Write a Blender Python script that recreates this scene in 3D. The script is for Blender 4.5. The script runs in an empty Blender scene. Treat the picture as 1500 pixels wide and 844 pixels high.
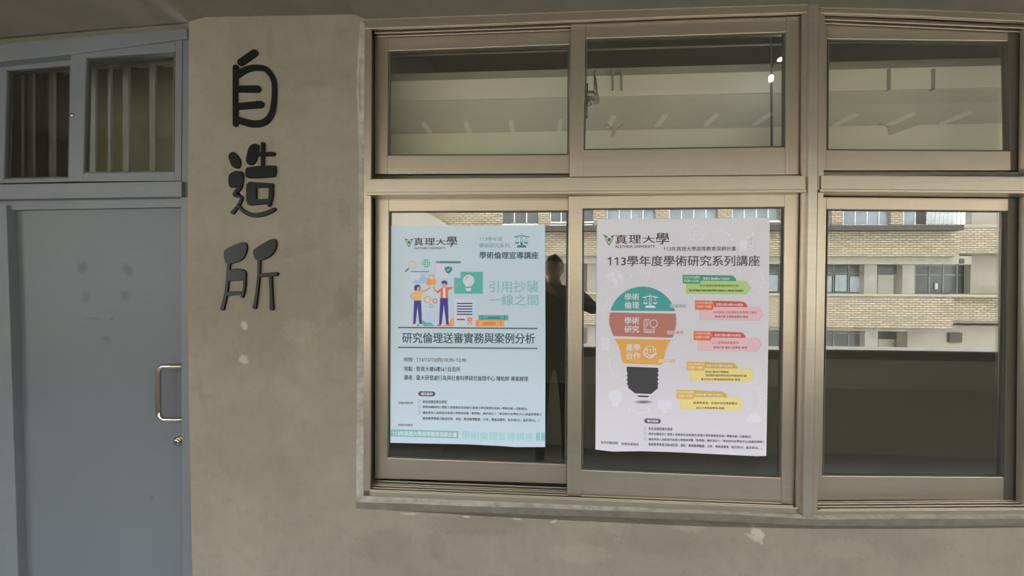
import bpy, bmesh, math, random
from mathutils import Vector, Matrix
from mathutils.geometry import tessellate_polygon
random.seed(7)
S = bpy.context.scene
COL = S.collection

# ------------------------------------------------------------------ camera, sky, exposure
CAM = Vector((0.0, -1.40, 1.45))
F = 542.0
FOOT = (781.0, 415.0)           # where the wall's normal through the camera meets the picture
ROLL = 0.0055
_yc = Vector(((FOOT[0]-750)/F, (422-FOOT[1])/F, 1.0)).normalized()
_a = ROLL
_zc = Vector((_a, 1.0, -(_yc.x*_a + _yc.y)/_yc.z)).normalized()
_xc = _yc.cross(_zc)
if _xc.x < 0: _xc = -_xc
RIGHT = Vector((_xc.x, _yc.x, _zc.x)); UP = Vector((_xc.y, _yc.y, _zc.y)); FWD = Vector((_xc.z, _yc.z, _zc.z))
cam_data = bpy.data.cameras.new('camera'); cam = bpy.data.objects.new('camera', cam_data); COL.objects.link(cam)
cam_data.sensor_width = 36.0; cam_data.lens = 36.0*F/1500.0
cam_data.clip_start = 0.02; cam_data.clip_end = 400
M4 = Matrix((( RIGHT.x, UP.x, -FWD.x, CAM.x), (RIGHT.y, UP.y, -FWD.y, CAM.y), (RIGHT.z, UP.z, -FWD.z, CAM.z), (0,0,0,1)))
cam.matrix_world = M4
S.camera = cam

SKY = 6.7
world = bpy.data.worlds.new('overcast_sky'); S.world = world; world.use_nodes = True
bg = world.node_tree.nodes['Background']
bg.inputs[0].default_value = (0.94, 0.98, 1.05, 1); bg.inputs[1].default_value = SKY
S.view_settings.view_transform = 'Standard'; S.view_settings.look = 'None'
S.view_settings.exposure = 0.0; S.view_settings.gamma = 1.0; S.view_settings.use_curve_mapping = False
sun_d = bpy.data.lights.new('sun', 'SUN'); sun_d.energy = 3.1; sun_d.angle = math.radians(25); sun_d.color = (1.0, 0.95, 0.86)
sun = bpy.data.objects.new('sun', sun_d); COL.objects.link(sun)
sun.rotation_euler = (math.radians(-48), 0, math.radians(-25))   # shines onto the facade across the courtyard
S.cycles.max_bounces = 10; S.cycles.diffuse_bounces = 5; S.cycles.glossy_bounces = 5; S.cycles.transparent_max_bounces = 16
S.cycles.sample_clamp_indirect = 6.0

def W(px, py, y=0.0):
    """Point of the vertical plane at depth y that is seen at a place of the photograph."""
    d = RIGHT*((px-750)/F) + UP*((422-py)/F) + FWD
    t = (y - CAM.y)/d.y
    return CAM + d*t
GLASS_Y = 0.04
def RFL(px, py, Y):
    """Point at depth Y on the courtyard side whose mirror image in the panes is seen at a place of the photograph."""
    p = W(px, py, 2*GLASS_Y - Y)
    return Vector((p.x, Y, p.z))

# ------------------------------------------------------------------ materials
def lin(c):
    o = []
    for v in c:
        v = v/255.0
        o.append(v/12.92 if v <= 0.04045 else ((v+0.055)/1.055)**2.4)
    return tuple(o)
def mat(name, col, rough=0.6, metal=0.0, spec=0.5, emit=None, estr=0.0):
    m = bpy.data.materials.new(name); m.use_nodes = True
    b = m.node_tree.nodes['Principled BSDF']
    b.inputs['Base Color'].default_value = (*col, 1); b.inputs['Roughness'].default_value = rough
    b.inputs['Metallic'].default_value = metal; b.inputs['Specular IOR Level'].default_value = spec
    if emit: b.inputs['Emission Color'].default_value = (*emit, 1); b.inputs['Emission Strength'].default_value = estr
    return m
def nodes(m): return m.node_tree.nodes, m.node_tree.links, m.node_tree.nodes['Principled BSDF']
def vmath(N, L, op, a, b=None):
    n = N.new('ShaderNodeVectorMath'); n.operation = op
    L.new(a, n.inputs[0])
    if b is not None: n.inputs[1].default_value = b
    return n
def mixc(N, L, fac, a, b):
    n = N.new('ShaderNodeMix'); n.data_type = 'RGBA'
    for s, v in ((n.inputs[0], fac), (n.inputs[6], a), (n.inputs[7], b)):
        if hasattr(v, 'is_linked'): L.new(v, s)
        else: s.default_value = v if not isinstance(v, tuple) or len(v) == 4 else (*v, 1)
    return n.outputs[2]
def noise(N, L, vec, scale, detail=4, rough=0.55, lo=0.35, hi=0.65):
    n = N.new('ShaderNodeTexNoise'); n.inputs['Scale'].default_value = scale; n.inputs['Detail'].default_value = detail
    n.inputs['Roughness'].default_value = rough; L.new(vec, n.inputs['Vector'])
    r = N.new('ShaderNodeMapRange'); r.inputs[1].default_value = lo; r.inputs[2].default_value = hi
    L.new(n.outputs['Fac'], r.inputs[0]); return r.outputs[0], n.outputs['Fac']
def mul(N, L, a, k):
    n = N.new('ShaderNodeMath'); n.operation = 'MULTIPLY'; L.new(a, n.inputs[0])
    if hasattr(k, 'is_linked'): L.new(k, n.inputs[1])
    else: n.inputs[1].default_value = k
    return n.outputs[0]
def spot(N, L, pos, distort, c, rx, rz, tilt=0.0, hard=0.55):
    """0..1 mask of one stain of its own place and outline (world position c, half sizes rx, rz)."""
    s = N.new('ShaderNodeVectorMath'); s.operation = 'SUBTRACT'; L.new(pos, s.inputs[0]); s.inputs[1].default_value = c
    r = N.new('ShaderNodeVectorRotate'); r.rotation_type = 'Y_AXIS'; r.inputs['Angle'].default_value = tilt; L.new(s.outputs[0], r.inputs['Vector'])
    k = vmath(N, L, 'MULTIPLY', r.outputs[0], (1/rx, 0, 1/rz))
    l = N.new('ShaderNodeVectorMath'); l.operation = 'LENGTH'; L.new(k.outputs[0], l.inputs[0])
    a = N.new('ShaderNodeMath'); a.operation = 'ADD'; L.new(l.outputs['Value'], a.inputs[0]); L.new(distort, a.inputs[1])
    m = N.new('ShaderNodeMapRange'); m.interpolation_type = 'SMOOTHSTEP'
    m.inputs[1].default_value = 1.45; m.inputs[2].default_value = hard+0.3; L.new(a.outputs[0], m.inputs[0])
    return m.outputs[0]

def wall_material():
    m = mat('cement_plaster', (.3, .26, .2), .75, spec=0.3); N, L, B = nodes(m)
    pos = N.new('ShaderNodeNewGeometry').outputs['Position']
    big, _ = noise(N, L, pos, 2.3, 6, .62, .36, .66); mid, _ = noise(N, L, pos, 7.0, 7, .65, .38, .68)
    fine, ff = noise(N, L, pos, 60, 6, .7, .3, .7); blot, bf = noise(N, L, pos, 22, 5, .6, .5, .72)
    st = vmath(N, L, 'MULTIPLY', pos, (14, 14, 2.2)); streak, _ = noise(N, L, st.outputs[0], 1.0, 4, .6, .48, .8)
    c = mixc(N, L, big, (.235, .206, .160), (.318, .284, .224))
    c = mixc(N, L, mul(N, L, mid, .55), c, (.272, .243, .192))
    c = mixc(N, L, mul(N, L, blot, .38), c, (.195, .168, .122))
    c = mixc(N, L, mul(N, L, streak, .24), c, (.21, .185, .135))
    c = mixc(N, L, mul(N, L, fine, .14), c, (.34, .30, .23))
    _, df = noise(N, L, pos, 75, 5, .65)
    dist = N.new('ShaderNodeMath'); dist.operation = 'MULTIPLY_ADD'; L.new(df, dist.inputs[0]); dist.inputs[1].default_value = 2.6; dist.inputs[2].default_value = -1.3
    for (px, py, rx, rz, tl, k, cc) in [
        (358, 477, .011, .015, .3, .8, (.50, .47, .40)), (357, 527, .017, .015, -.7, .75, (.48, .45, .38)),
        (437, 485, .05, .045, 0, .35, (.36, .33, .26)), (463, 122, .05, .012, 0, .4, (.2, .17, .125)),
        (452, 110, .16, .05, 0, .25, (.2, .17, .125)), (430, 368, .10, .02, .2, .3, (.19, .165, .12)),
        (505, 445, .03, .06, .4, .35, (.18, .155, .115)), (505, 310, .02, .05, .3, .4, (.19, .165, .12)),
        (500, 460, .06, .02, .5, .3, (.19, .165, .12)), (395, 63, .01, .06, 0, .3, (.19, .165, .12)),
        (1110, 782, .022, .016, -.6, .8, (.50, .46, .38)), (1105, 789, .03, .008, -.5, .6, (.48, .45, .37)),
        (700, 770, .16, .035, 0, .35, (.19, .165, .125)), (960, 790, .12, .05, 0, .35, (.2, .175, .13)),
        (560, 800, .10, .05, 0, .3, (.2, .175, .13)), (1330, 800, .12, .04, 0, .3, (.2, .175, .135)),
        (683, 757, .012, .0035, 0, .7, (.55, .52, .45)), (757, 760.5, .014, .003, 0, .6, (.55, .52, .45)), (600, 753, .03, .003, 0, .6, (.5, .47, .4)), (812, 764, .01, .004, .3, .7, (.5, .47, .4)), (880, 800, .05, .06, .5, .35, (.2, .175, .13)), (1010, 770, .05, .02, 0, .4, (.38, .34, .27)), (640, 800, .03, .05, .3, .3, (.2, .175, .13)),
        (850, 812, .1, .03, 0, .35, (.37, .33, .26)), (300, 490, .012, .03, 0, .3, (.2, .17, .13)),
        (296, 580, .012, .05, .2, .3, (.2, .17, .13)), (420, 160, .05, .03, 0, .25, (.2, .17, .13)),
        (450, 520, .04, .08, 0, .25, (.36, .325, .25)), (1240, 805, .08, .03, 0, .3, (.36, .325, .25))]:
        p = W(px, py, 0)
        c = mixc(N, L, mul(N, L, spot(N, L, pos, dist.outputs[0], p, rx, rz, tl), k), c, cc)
    L.new(c, B.inputs['Base Color'])
    bp = N.new('ShaderNodeBump'); bp.inputs['Strength'].default_value = .25; bp.inputs['Distance'].default_value = .004
    hm = N.new('ShaderNodeMath'); hm.operation = 'ADD'; L.new(mid, hm.inputs[0]); L.new(ff, hm.inputs[1]); L.new(hm.outputs[0], bp.inputs['Height'])
    L.new(bp.outputs[0], B.inputs['Normal'])
    return m
def mottled(name, ca, cb, scale, rough, metal=0.0, spec=0.5, bump=0.0, stretch=(1, 1, 1)):
    m = mat(name, ca, rough, metal, spec); N, L, B = nodes(m)
    pos = N.new('ShaderNodeNewGeometry').outputs['Position']
    v = vmath(N, L, 'MULTIPLY', pos, stretch).outputs[0]
    f, raw = noise(N, L, v, scale, 6, .6, .33, .67)
    L.new(mixc(N, L, f, ca, cb), B.inputs['Base Color'])
    if bump:
        bp = N.new('ShaderNodeBump'); bp.inputs['Strength'].default_value = bump; bp.inputs['Distance'].default_value = .003
        L.new(raw, bp.inputs['Height']); L.new(bp.outputs[0], B.inputs['Normal'])
    return m
def aluminium(name, ca, cb, dark, rough=.36, metal=.85):
    m = mat(name, ca, rough, metal); N, L, B = nodes(m)
    pos = N.new('ShaderNodeNewGeometry').outputs['Position']
    v = vmath(N, L, 'MULTIPLY', pos, (3, 60, 60)).outputs[0]
    f, _ = noise(N, L, v, 1.2, 5, .6, .3, .7); g, _ = noise(N, L, pos, 9, 6, .65, .45, .8)
    k, _ = noise(N, L, pos, 120, 2, .5, .72, .78)
    c = mixc(N, L, f, ca, cb); c = mixc(N, L, mul(N, L, g, .18), c, dark); c = mixc(N, L, mul(N, L, k, .5), c, dark)
    L.new(c, B.inputs['Base Color'])
    return m
def glass_material(name, r0, tint):
    m = bpy.data.materials.new(name); m.use_nodes = True; N, L = m.node_tree.nodes, m.node_tree.links
    N.remove(N['Principled BSDF']); out = N['Material Output']
    lw = N.new('ShaderNodeLayerWeight'); lw.inputs['Blend'].default_value = .5
    p = N.new('ShaderNodeMath'); p.operation = 'POWER'; L.new(lw.outputs['Facing'], p.inputs[0]); p.inputs[1].default_value = 5.0
    r = N.new('ShaderNodeMapRange'); r.inputs[3].default_value = r0; r.inputs[4].default_value = 1.0; L.new(p.outputs[0], r.inputs[0])
    t = N.new('ShaderNodeBsdfTransparent'); t.inputs[0].default_value = (*tint, 1)
    g = N.new('ShaderNodeBsdfGlossy'); g.inputs['Roughness'].default_value = 0.0; g.inputs[0].default_value = (1.0, .98, .95, 1)
    mx = N.new('ShaderNodeMixShader'); L.new(r.outputs[0], mx.inputs[0]); L.new(t.outputs[0], mx.inputs[1]); L.new(g.outputs[0], mx.inputs[2])
    L.new(mx.outputs[0], out.inputs['Surface']); return m
def brick_material():
    m = mat('pale_brick', (.5, .42, .3), .8, spec=.2); N, L, B = nodes(m)
    pos = N.new('ShaderNodeNewGeometry').outputs['Position']
    sx = N.new('ShaderNodeSeparateXYZ'); L.new(pos, sx.inputs[0]); cx = N.new('ShaderNodeCombineXYZ')
    ad = N.new('ShaderNodeMath'); ad.operation = 'ADD'; L.new(sx.outputs[0], ad.inputs[0]); L.new(sx.outputs[1], ad.inputs[1])
    L.new(ad.outputs[0], cx.inputs[0]); L.new(sx.outputs[2], cx.inputs[1])
    b = N.new('ShaderNodeTexBrick'); L.new(cx.outputs[0], b.inputs['Vector'])
    b.inputs['Color1'].default_value = (.64, .545, .38, 1); b.inputs['Color2'].default_value = (.42, .35, .235, 1); b.inputs['Mortar'].default_value = (.17, .15, .115, 1)
    b.inputs['Scale'].default_value = 1.0; b.inputs['Mortar Size'].default_value = .02; b.inputs['Brick Width'].default_value = .34; b.inputs['Row Height'].default_value = .115; b.inputs['Bias'].default_value = -.2
    f, _ = noise(N, L, pos, .7, 5, .6, .42, .72)
    L.new(mixc(N, L, mul(N, L, f, .45), b.outputs['Color'], (.36, .31, .23)), B.inputs['Base Color']); return m

M = {}
M['wall'] = wall_material()
M['mortar'] = mottled('white_mortar', (.47, .455, .40), (.29, .27, .22), 26, .8, bump=.4)
M['dark_mortar'] = mottled('darker_mortar', (.16, .142, .11), (.23, .205, .16), 18, .85, bump=.4)
M['alu'] = aluminium('champagne_aluminium', (.57, .505, .415), (.535, .472, .385), (.36, .31, .245))
M['alu_grey'] = aluminium('greyed_aluminium', (.56, .515, .445), (.51, .465, .40), (.36, .31, .25))
M['alu_shade'] = aluminium('shade_aluminium', (.10, .088, .066), (.085, .075, .056), (.05, .045, .035), .5, .2)  # dark tone stands in for shade in the frame recesses
M['gasket'] = mat('glazing_gasket', (.09, .085, .07), .6)
M['glass'] = glass_material('window_glass', .13, (.955, .955, .93))
M['clear'] = glass_material('transom_glass', .05, (.86, .865, .84))
M['door'] = None
M['frame_paint'] = mottled('grey_frame_paint', (.175, .19, .205), (.155, .168, .183), 6, .5)
M['steel'] = mat('polished_steel', (.62, .58, .5), .18, 1.0)
M['black_gloss'] = mat('black_acrylic', (.012, .013, .012), .3, spec=.16)
M['black'] = mat('black_plastic', (.02, .02, .02), .45)
M['dark'] = mat('dark_interior', (.38, .385, .345), .8)
M['concrete'] = mottled('concrete', (.22, .205, .165), (.29, .27, .22), 3, .8)
M['ceil'] = mottled('ceiling_paint', (.42, .40, .34), (.36, .34, .285), 2, .8)
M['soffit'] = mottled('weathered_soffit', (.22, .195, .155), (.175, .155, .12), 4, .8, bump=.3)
M['parapet'] = mottled('parapet_paint', (.80, .78, .66), (.74, .72, .61), 3, .8)
M['cap'] = mottled('parapet_cap', (.075, .08, .07), (.095, .1, .088), 5, .7)
M['floor'] = mottled('corridor_floor', (.33, .345, .335), (.38, .39, .37), 5, .45)
M['brick'] = brick_material()
M['plaster_far'] = mottled('pale_plaster', (.46, .425, .345), (.39, .36, .29), .8, .8)
M['column_far'] = mottled('cream_paint', (.74, .71, .62), (.66, .63, .54), 1.2, .8)
M['slab_far'] = mottled('weathered_slab', (.105, .097, .085), (.075, .07, .06), 2, .8)
M['white_frame'] = mat('white_window_frame', (.78, .78, .74), .5)
M['grey_frame'] = mat('grey_green_frame', (.33, .36, .33), .5)
M['pane_blue'] = mottled('sky_lit_pane', (.34, .40, .44), (.22, .26, .28), .9, .12)
M['pane_dark'] = mottled('dark_pane', (.10, .11, .105), (.16, .17, .16), 1.5, .12)
M['pane_pale'] = mottled('pale_curtain_pane', (.55, .68, .76), (.72, .78, .80), 1.8, .2)

def door_material():
    m = mat('grey_door_paint', (.2, .215, .23), .5, spec=.4); N, L, B = nodes(m)
    pos = N.new('ShaderNodeNewGeometry').outputs['Position']
    f, _ = noise(N, L, pos, 1.6, 5, .55, .35, .68); g, gf = noise(N, L, pos, 45, 5, .65, .3, .7)
    c = mixc(N, L, f, (.138, .153, .170), (.160, .175, .189)); c = mixc(N, L, mul(N, L, g, .12), c, (.12, .128, .135))
    d = N.new('ShaderNodeMath'); d.operation = 'MULTIPLY_ADD'; L.new(gf, d.inputs[0]); d.inputs[1].default_value = 2.2; d.inputs[2].default_value = -1.1
    for px, py, rx, rz, tl, k in [(121, 392, .02, .022, 0, .6), (187, 395, .022, .025, .6, .55), (126, 435, .019, .02, 0, .5), (183, 434, .019, .02, -.5, .5),
                                  (140, 467, .045, .004, 0, .4), (163, 467, .012, .006, 0, .55), (155, 496, .02, .007, 0, .5), (222, 729, .009, .012, 0, .5)]:
        c = mixc(N, L, mul(N, L, spot(N, L, pos, d.outputs[0], W(px, py, .08), rx, rz, tl, .3), k), c, (.07, .074, .078))
    L.new(c, B.inputs['Base Color']); return m
M['door'] = door_material()

# ------------------------------------------------------------------ builders
def tag(o, label=None, cat=None, group=None, kind=None):
    if label: o['label'] = label
    if cat: o['category'] = cat
    if group: o['group'] = group
    if kind: o['kind'] = kind
    return o
def empty(name, loc=(0, 0, 0), parent=None):
    o = bpy.data.objects.new(name, None); COL.objects.link(o); o.location = loc; o.empty_display_size = .1
    if parent: attach(o, parent)
    return o
def world_loc(o):
    v = o.location.copy()
    while o.parent: o = o.parent; v += o.location
    return v
def attach(o, parent):
    o.parent = parent; o.location = o.location - world_loc(parent)
def link_mesh(name, bm, mats, parent=None, bevel=0.0, smooth=False, recalc=True):
    if recalc: bmesh.ops.recalc_face_normals(bm, faces=bm.faces[:])
    me = bpy.data.meshes.new(name)
    vs = [v.co for v in bm.verts]
    org = Vector((0, 0, 0))
    if vs:
        lo = Vector([min(v[i] for v in vs) for i in range(3)]); hi = Vector([max(v[i] for v in vs) for i in range(3)])
        org = Vector(((lo.x+hi.x)/2, (lo.y+hi.y)/2, lo.z))
        bmesh.ops.translate(bm, verts=bm.verts[:], vec=-org)
    bm.to_mesh(me); bm.free()
    for m in (mats if isinstance(mats, (list, tuple)) else [mats]): me.materials.append(m)
    if smooth:
        for p in me.polygons: p.use_smooth = True
    o = bpy.data.objects.new(name, me); COL.objects.link(o); o.location = org
    if parent: attach(o, parent)
    if bevel:
        b = o.modifiers.new('bevel', 'BEVEL'); b.width = bevel; b.segments = 2; b.limit_method = 'ANGLE'; b.angle_limit = math.radians(40)
    return o
def solid(bm, front, back, mi=0):
    """Closed prism between two rings of points."""
    a = [bm.verts.new(p) for p in front]; b = [bm.verts.new(p) for p in back]; n = len(a)
    fs = [bm.faces.new(a), bm.faces.new(b[::-1])]
    for i in range(n): fs.append(bm.faces.new((a[i], b[i], b[(i+1) % n], a[(i+1) % n])))
    for f in fs: f.material_index = mi
    return fs
def prism(bm, pts, yf, yb, mi=0):
    f = [W(x, y, yf) for x, y in pts]; return solid(bm, f, [Vector((p.x, yb, p.z)) for p in f], mi)
def wprism(bm, pts, yf, yb, mi=0):
    return solid(bm, [Vector((x, yf, z)) for x, z in pts], [Vector((x, yb, z)) for x, z in pts], mi)
def box(bm, lo, hi, mi=0):
    return solid(bm, [Vector((lo[0], lo[1], lo[2])), Vector((hi[0], lo[1], lo[2])), Vector((hi[0], lo[1], hi[2])), Vector((lo[0], lo[1], hi[2]))],
                 [Vector((lo[0], hi[1], lo[2])), Vector((hi[0], hi[1], lo[2])), Vector((hi[0], hi[1], hi[2])), Vector((lo[0], hi[1], hi[2]))], mi)
def tube(bm, pts, r, seg=12, mi=0, caps=True):
    pts = [Vector(p) for p in pts]; rings = []
    up = None
    for i, p in enumerate(pts):
        t = (pts[min(i+1, len(pts)-1)] - pts[max(i-1, 0)]).normalized()
        if up is None: up = t.orthogonal().normalized()
        up = (up - t*up.dot(t)).normalized(); s = t.cross(up)
        rr = r[i] if isinstance(r, (list, tuple)) else r
        rings.append([bm.verts.new(p + (up*math.cos(2*math.pi*k/seg) + s*math.sin(2*math.pi*k/seg))*rr) for k in range(seg)])
    for a, b in zip(rings, rings[1:]):
        for k in range(seg):
            f = bm.faces.new((a[k], a[(k+1) % seg], b[(k+1) % seg], b[k])); f.material_index = mi; f.smooth = True
    if caps:
        for rg in (rings[0][::-1], rings[-1]): bm.faces.new(rg).material_index = mi
def lerp(a, b, t): return a + (b-a)*t
# ------------------------------------------------------------------ the setting: wall, corridor
def xz(px, py, y=0.0):
    p = W(px, py, y); return (p.x, p.z)
XL, XR, ZT = -5.0, 7.0, 3.16
bm = bmesh.new()
wl = lambda px, py: xz(px, py)
ad = [wl(-60, 68), wl(0, 55), wl(135, 43), wl(277, 32)]
a_t = wl(275.5, 24); a_b = wl(283, 900)
top_l = [wl(527, 37), wl(534, 29.5)]
# pier between door and window
wprism(bm, [(wl(276.5, 33)[0], -.15), (wl(527, 745)[0]-.004, -.15), wl(522, 745), wl(522.5, 600), wl(525.5, 300), wl(527.5, 150), wl(528, 36), (wl(530, 20)[0], ZT), (wl(277, 20)[0], ZT), wl(277, 33), wl(275, 320), wl(274.5, 420), wl(277, 600), wl(281.7, 844)], 0, .16)
# above the window
above = [wl(534, 29.5), wl(700, 23.5), wl(860, 17.3), wl(1020, 12), wl(1180, 7.4), wl(1203, 12), wl(1350, 15), wl(1500, 21.5)]
wprism(bm, [(wl(530, 20)[0], ZT), wl(528, 36)] + above + [(XR, above[-1][1]-.05), (XR, ZT)], 0, .16)
# below the window
below = [wl(522, 745), wl(700, 756), wl(880, 765), wl(1040, 772), wl(1200, 775), wl(1350, 775), wl(1500, 773)]
wprism(bm, below + [(XR, below[-1][1]), (XR, -.15), (wl(527, 745)[0]-.004, -.15)], 0, .16)
# above and beside the door
wprism(bm, [(XL, ZT), (XL, ad[0][1]-.02)] + ad + [(wl(277, 20)[0], ZT)], 0, .16)
wprism(bm, [(XL, -.15), (XL, ad[0][1]-.02), (wl(-75, 300)[0], ad[0][1]-.02), (wl(-75, 300)[0], -.15)], 0, .16)
wprism(bm, [(XR-1.5, 0.4), (XR, 0.4), (XR, ZT-.3), (XR-1.5, ZT-.3)], 0, .16)
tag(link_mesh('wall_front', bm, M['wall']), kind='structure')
# low soffit beam that runs along the head of the wall
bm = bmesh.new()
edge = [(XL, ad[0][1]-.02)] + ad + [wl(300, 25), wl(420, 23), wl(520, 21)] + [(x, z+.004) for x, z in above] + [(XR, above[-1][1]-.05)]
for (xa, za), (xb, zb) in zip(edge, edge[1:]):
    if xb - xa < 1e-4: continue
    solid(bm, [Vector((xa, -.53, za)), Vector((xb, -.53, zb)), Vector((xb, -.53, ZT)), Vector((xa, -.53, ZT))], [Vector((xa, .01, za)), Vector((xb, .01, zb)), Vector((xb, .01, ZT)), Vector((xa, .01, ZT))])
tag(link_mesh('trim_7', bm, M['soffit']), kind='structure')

# mortar reveal and sill round the window
bm = bmesh.new()
def strip(outer, inner, yo, yi, mi=0, back=.09):
    for (o0, o1), (i0, i1) in zip(zip(outer, outer[1:]), zip(inner, inner[1:])):
        f = [W(*o0, yo), W(*o1, yo), W(*i1, yi), W(*i0, yi)]
        solid(bm, f, [Vector((p.x, back, p.z)) for p in f], mi)
ys = [33, 80, 105, 135, 170, 230, 300, 380, 470, 560, 650, 741]
xo = [527.5, 524.3, 522.6, 522.2, 524.2, 525.6, 525, 524.5, 523.6, 523, 522, 521.5]
strip([(x, y) for x, y in zip(xo, ys)], [(lerp(534.5, 532.2, (y-33)/708), min(y, 728)) for y in ys], -.003, .006)
xs = [521.5, 600, 690, 780, 880, 980, 1080, 1200, 1320, 1500, 1560]
lip_t = lambda x: 726.5 + (x-534)*.041 if x < 1175 else 754.5 - (x-1175)*.005
lip_b = lambda x: 742.5 + (x-534)*.0335 - 6 if x < 1200 else 761.5 - (x-1200)*.004
rnd = [random.uniform(-.8, .8) for _ in xs]
strip([(x, lip_b(x)+r) for x, r in zip(xs, rnd)], [(max(x, 532), lip_t(x)) for x in xs], -.016, .006)
strip([(x, lip_b(x)+9.5-r) for x, r in zip(xs, rnd)], [(x, lip_b(x)+r) for x, r in zip(xs, rnd)], .001, -.0155, 1)  # band below the sill lip in darker mortar
tag(link_mesh('trim_1', bm, [M['mortar'], M['dark_mortar']]), kind='structure')

# corridor behind the photographer
PY = -2.14
bm = bmesh.new(); box(bm, (XL, -2.3, -.3), (XR, .16, -.15)); tag(link_mesh('floor', bm, M['floor']), kind='structure')
bm = bmesh.new()
box(bm, (XL, -2.3, ZT), (XR, .16, ZT+.2))
tag(link_mesh('ceiling', bm, M['ceil']), kind='structure')
bm = bmesh.new(); box(bm, (XL, -2.3, 2.29), (XR, PY, ZT)); box(bm, (XL, PY, 2.94), (XR, -1.47, ZT))
tag(link_mesh('trim_2', bm, M['ceil']), kind='structure')
bm = bmesh.new(); box(bm, (XL, -2.28, -.15), (XR, PY, .75)); tag(link_mesh('wall_parapet', bm, M['parapet']), kind='structure')
bm = bmesh.new()
box(bm, (XL, -2.31, .75), (XR, PY+.02, .828)); box(bm, (XL, -2.31, .828), (XR, PY+.024, .842), 1)
tag(link_mesh('trim_3', bm, [M['cap'], M['column_far']]), kind='structure')
bm = bmesh.new(); box(bm, (XL-.15, -2.3, -.15), (XL, .16, ZT)); tag(link_mesh('wall_left', bm, M['wall']), kind='structure')
bm = bmesh.new(); box(bm, (XR, -2.3, -.15), (XR+.15, .16, ZT)); tag(link_mesh('wall_right', bm, M['wall']), kind='structure')
# the unlit room behind the windows
bm = bmesh.new()
x0, x1 = wl(500, 400)[0], XR
box(bm, (x0, 4.0, 0), (x1, 4.1, ZT)); box(bm, (x0-.1, .16, 0), (x0, 4.0, ZT)); box(bm, (x1, .16, 0), (x1+.1, 4.0, ZT))
tag(link_mesh('wall_back', bm, M['dark']), kind='structure')
bm = bmesh.new(); box(bm, (x0, .16, ZT-.1), (x1, 4.0, ZT+.1)); tag(link_mesh('ceiling_room', bm, M['dark']), kind='structure')
bm = bmesh.new(); box(bm, (x0, .16, -.1), (x1, 4.0, 0)); tag(link_mesh('floor_room', bm, M['dark']), kind='structure')
# boxed bulkhead added close behind the upper panes to brighten them
M['reflection_a'] = mottled('pale_reflection', (.90, .885, .755), (.86, .845, .72), 2, .8)
M['reflection_b'] = mottled('mid_reflection', (.62, .625, .535), (.59, .595, .51), 2, .8)
M['reflection_c'] = mottled('dark_reflection', (.40, .40, .35), (.38, .38, .33), 2, .8)
BY = .22
bz = lambda py: W(781, py, BY).z
bm = bmesh.new()
def board(y0, y1, mi, dy=0.0): box(bm, (x0, BY+dy, bz(y1)), (x1, BY+.12, bz(y0)), mi)
board(193, 262, 0); board(143, 193, 1, .012); board(113, 143, 0, .004); board(99, 113, 2, .02)  # board tones imitate bands of the mirrored corridor ceiling
for px in (898, 911, 1304, 1369): prism(bm, [(px-1.2, 100), (px+1.2, 100), (px+1.2, 131), (px-1.2, 131)], BY-.006, BY+.05, 2)  # dark strips in place of reflected lines
for pts in ([(1290, 180), (1352, 180), (1338, 186), (1307, 197), (1303, 197), (1301, 186)], [(889, 180), (913, 180), (905, 187), (899, 200), (897, 200), (896, 187)]): prism(bm, pts, BY-.004, BY+.05, 1)  # darker shapes in place of reflected beam ends
tag(link_mesh('added_bulkhead', bm, [M['reflection_a'], M['reflection_b'], M['reflection_c']]), kind='structure')
bm = bmesh.new(); tube(bm, [(x0, BY-.02, bz(80)), (x1, BY-.02, bz(80))], .004, 8)
tag(link_mesh('trim_5', bm, M['column_far']), kind='structure')

# ------------------------------------------------------------------ aluminium windows
FY, SF, SB = .004, .020, .050        # front of the outer frame, of the front sashes and of the rear sashes
def sash(name, parent, outer, inner, yf, mats=None, dark_right=False, pane_mat='glass'):
    """outer, inner: corner places TL TR BR BL; stiles run full height, rails between them."""
    o, i = outer, inner
    bm = bmesh.new(); yb = yf+.024
    edge = lambda a, b, x: a[1] + (b[1]-a[1])*(x-a[0])/((b[0]-a[0]) or 1)
    prism(bm, [o[0], (i[0][0]-1, edge(o[0], o[1], i[0][0])), (i[3][0]-1, edge(o[3], o[2], i[3][0])), o[3]], yf, yb)
    prism(bm, [(i[1][0]+1, edge(o[0], o[1], i[1][0])), o[1], o[2], (i[2][0]+1, edge(o[3], o[2], i[2][0]))], yf, yb, 1 if dark_right else 0)  # dark tone on the right stile stands in for shading
    prism(bm, [(i[0][0]-1, edge(o[0], o[1], i[0][0])), (i[1][0]+1, edge(o[0], o[1], i[1][0])), (i[1][0]+1, i[1][1]), (i[0][0]-1, i[0][1])], yf+.0012, yb)
    prism(bm, [(i[3][0]-1, i[3][1]), (i[2][0]+1, i[2][1]), (i[2][0]+1, edge(o[3], o[2], i[2][0])), (i[3][0]-1, edge(o[3], o[2], i[3][0]))], yf+.0012, yb)
    # shallow groove lines of the extrusion along the bottom rail
    s = link_mesh(name, bm, mats or [M['alu'], M['alu_shade']], parent, bevel=.0016)
    cx = sum(p[0] for p in i)/4; cy = sum(p[1] for p in i)/4
    bm = bmesh.new()
    g = 1.7
    ii = [(p[0] + (g if p[0] < cx else -g), p[1] + (g if p[1] < cy else -g)) for p in i]
    for k in range(4):
        j = (k+1) % 4; prism(bm, [i[k], i[j], ii[j], ii[k]], yf+.005, yf+.018)
    link_mesh('gasket', bm, M['gasket'], s)
    bm = bmesh.new(); e = 3.0
    prism(bm, [(p[0] + (-e if p[0] < cx else e), p[1] + (-e if p[1] < cy else e)) for p in i], yf+.010, yf+.014)
    link_mesh('pane', bm, M[pane_mat], s)
    return s
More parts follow.
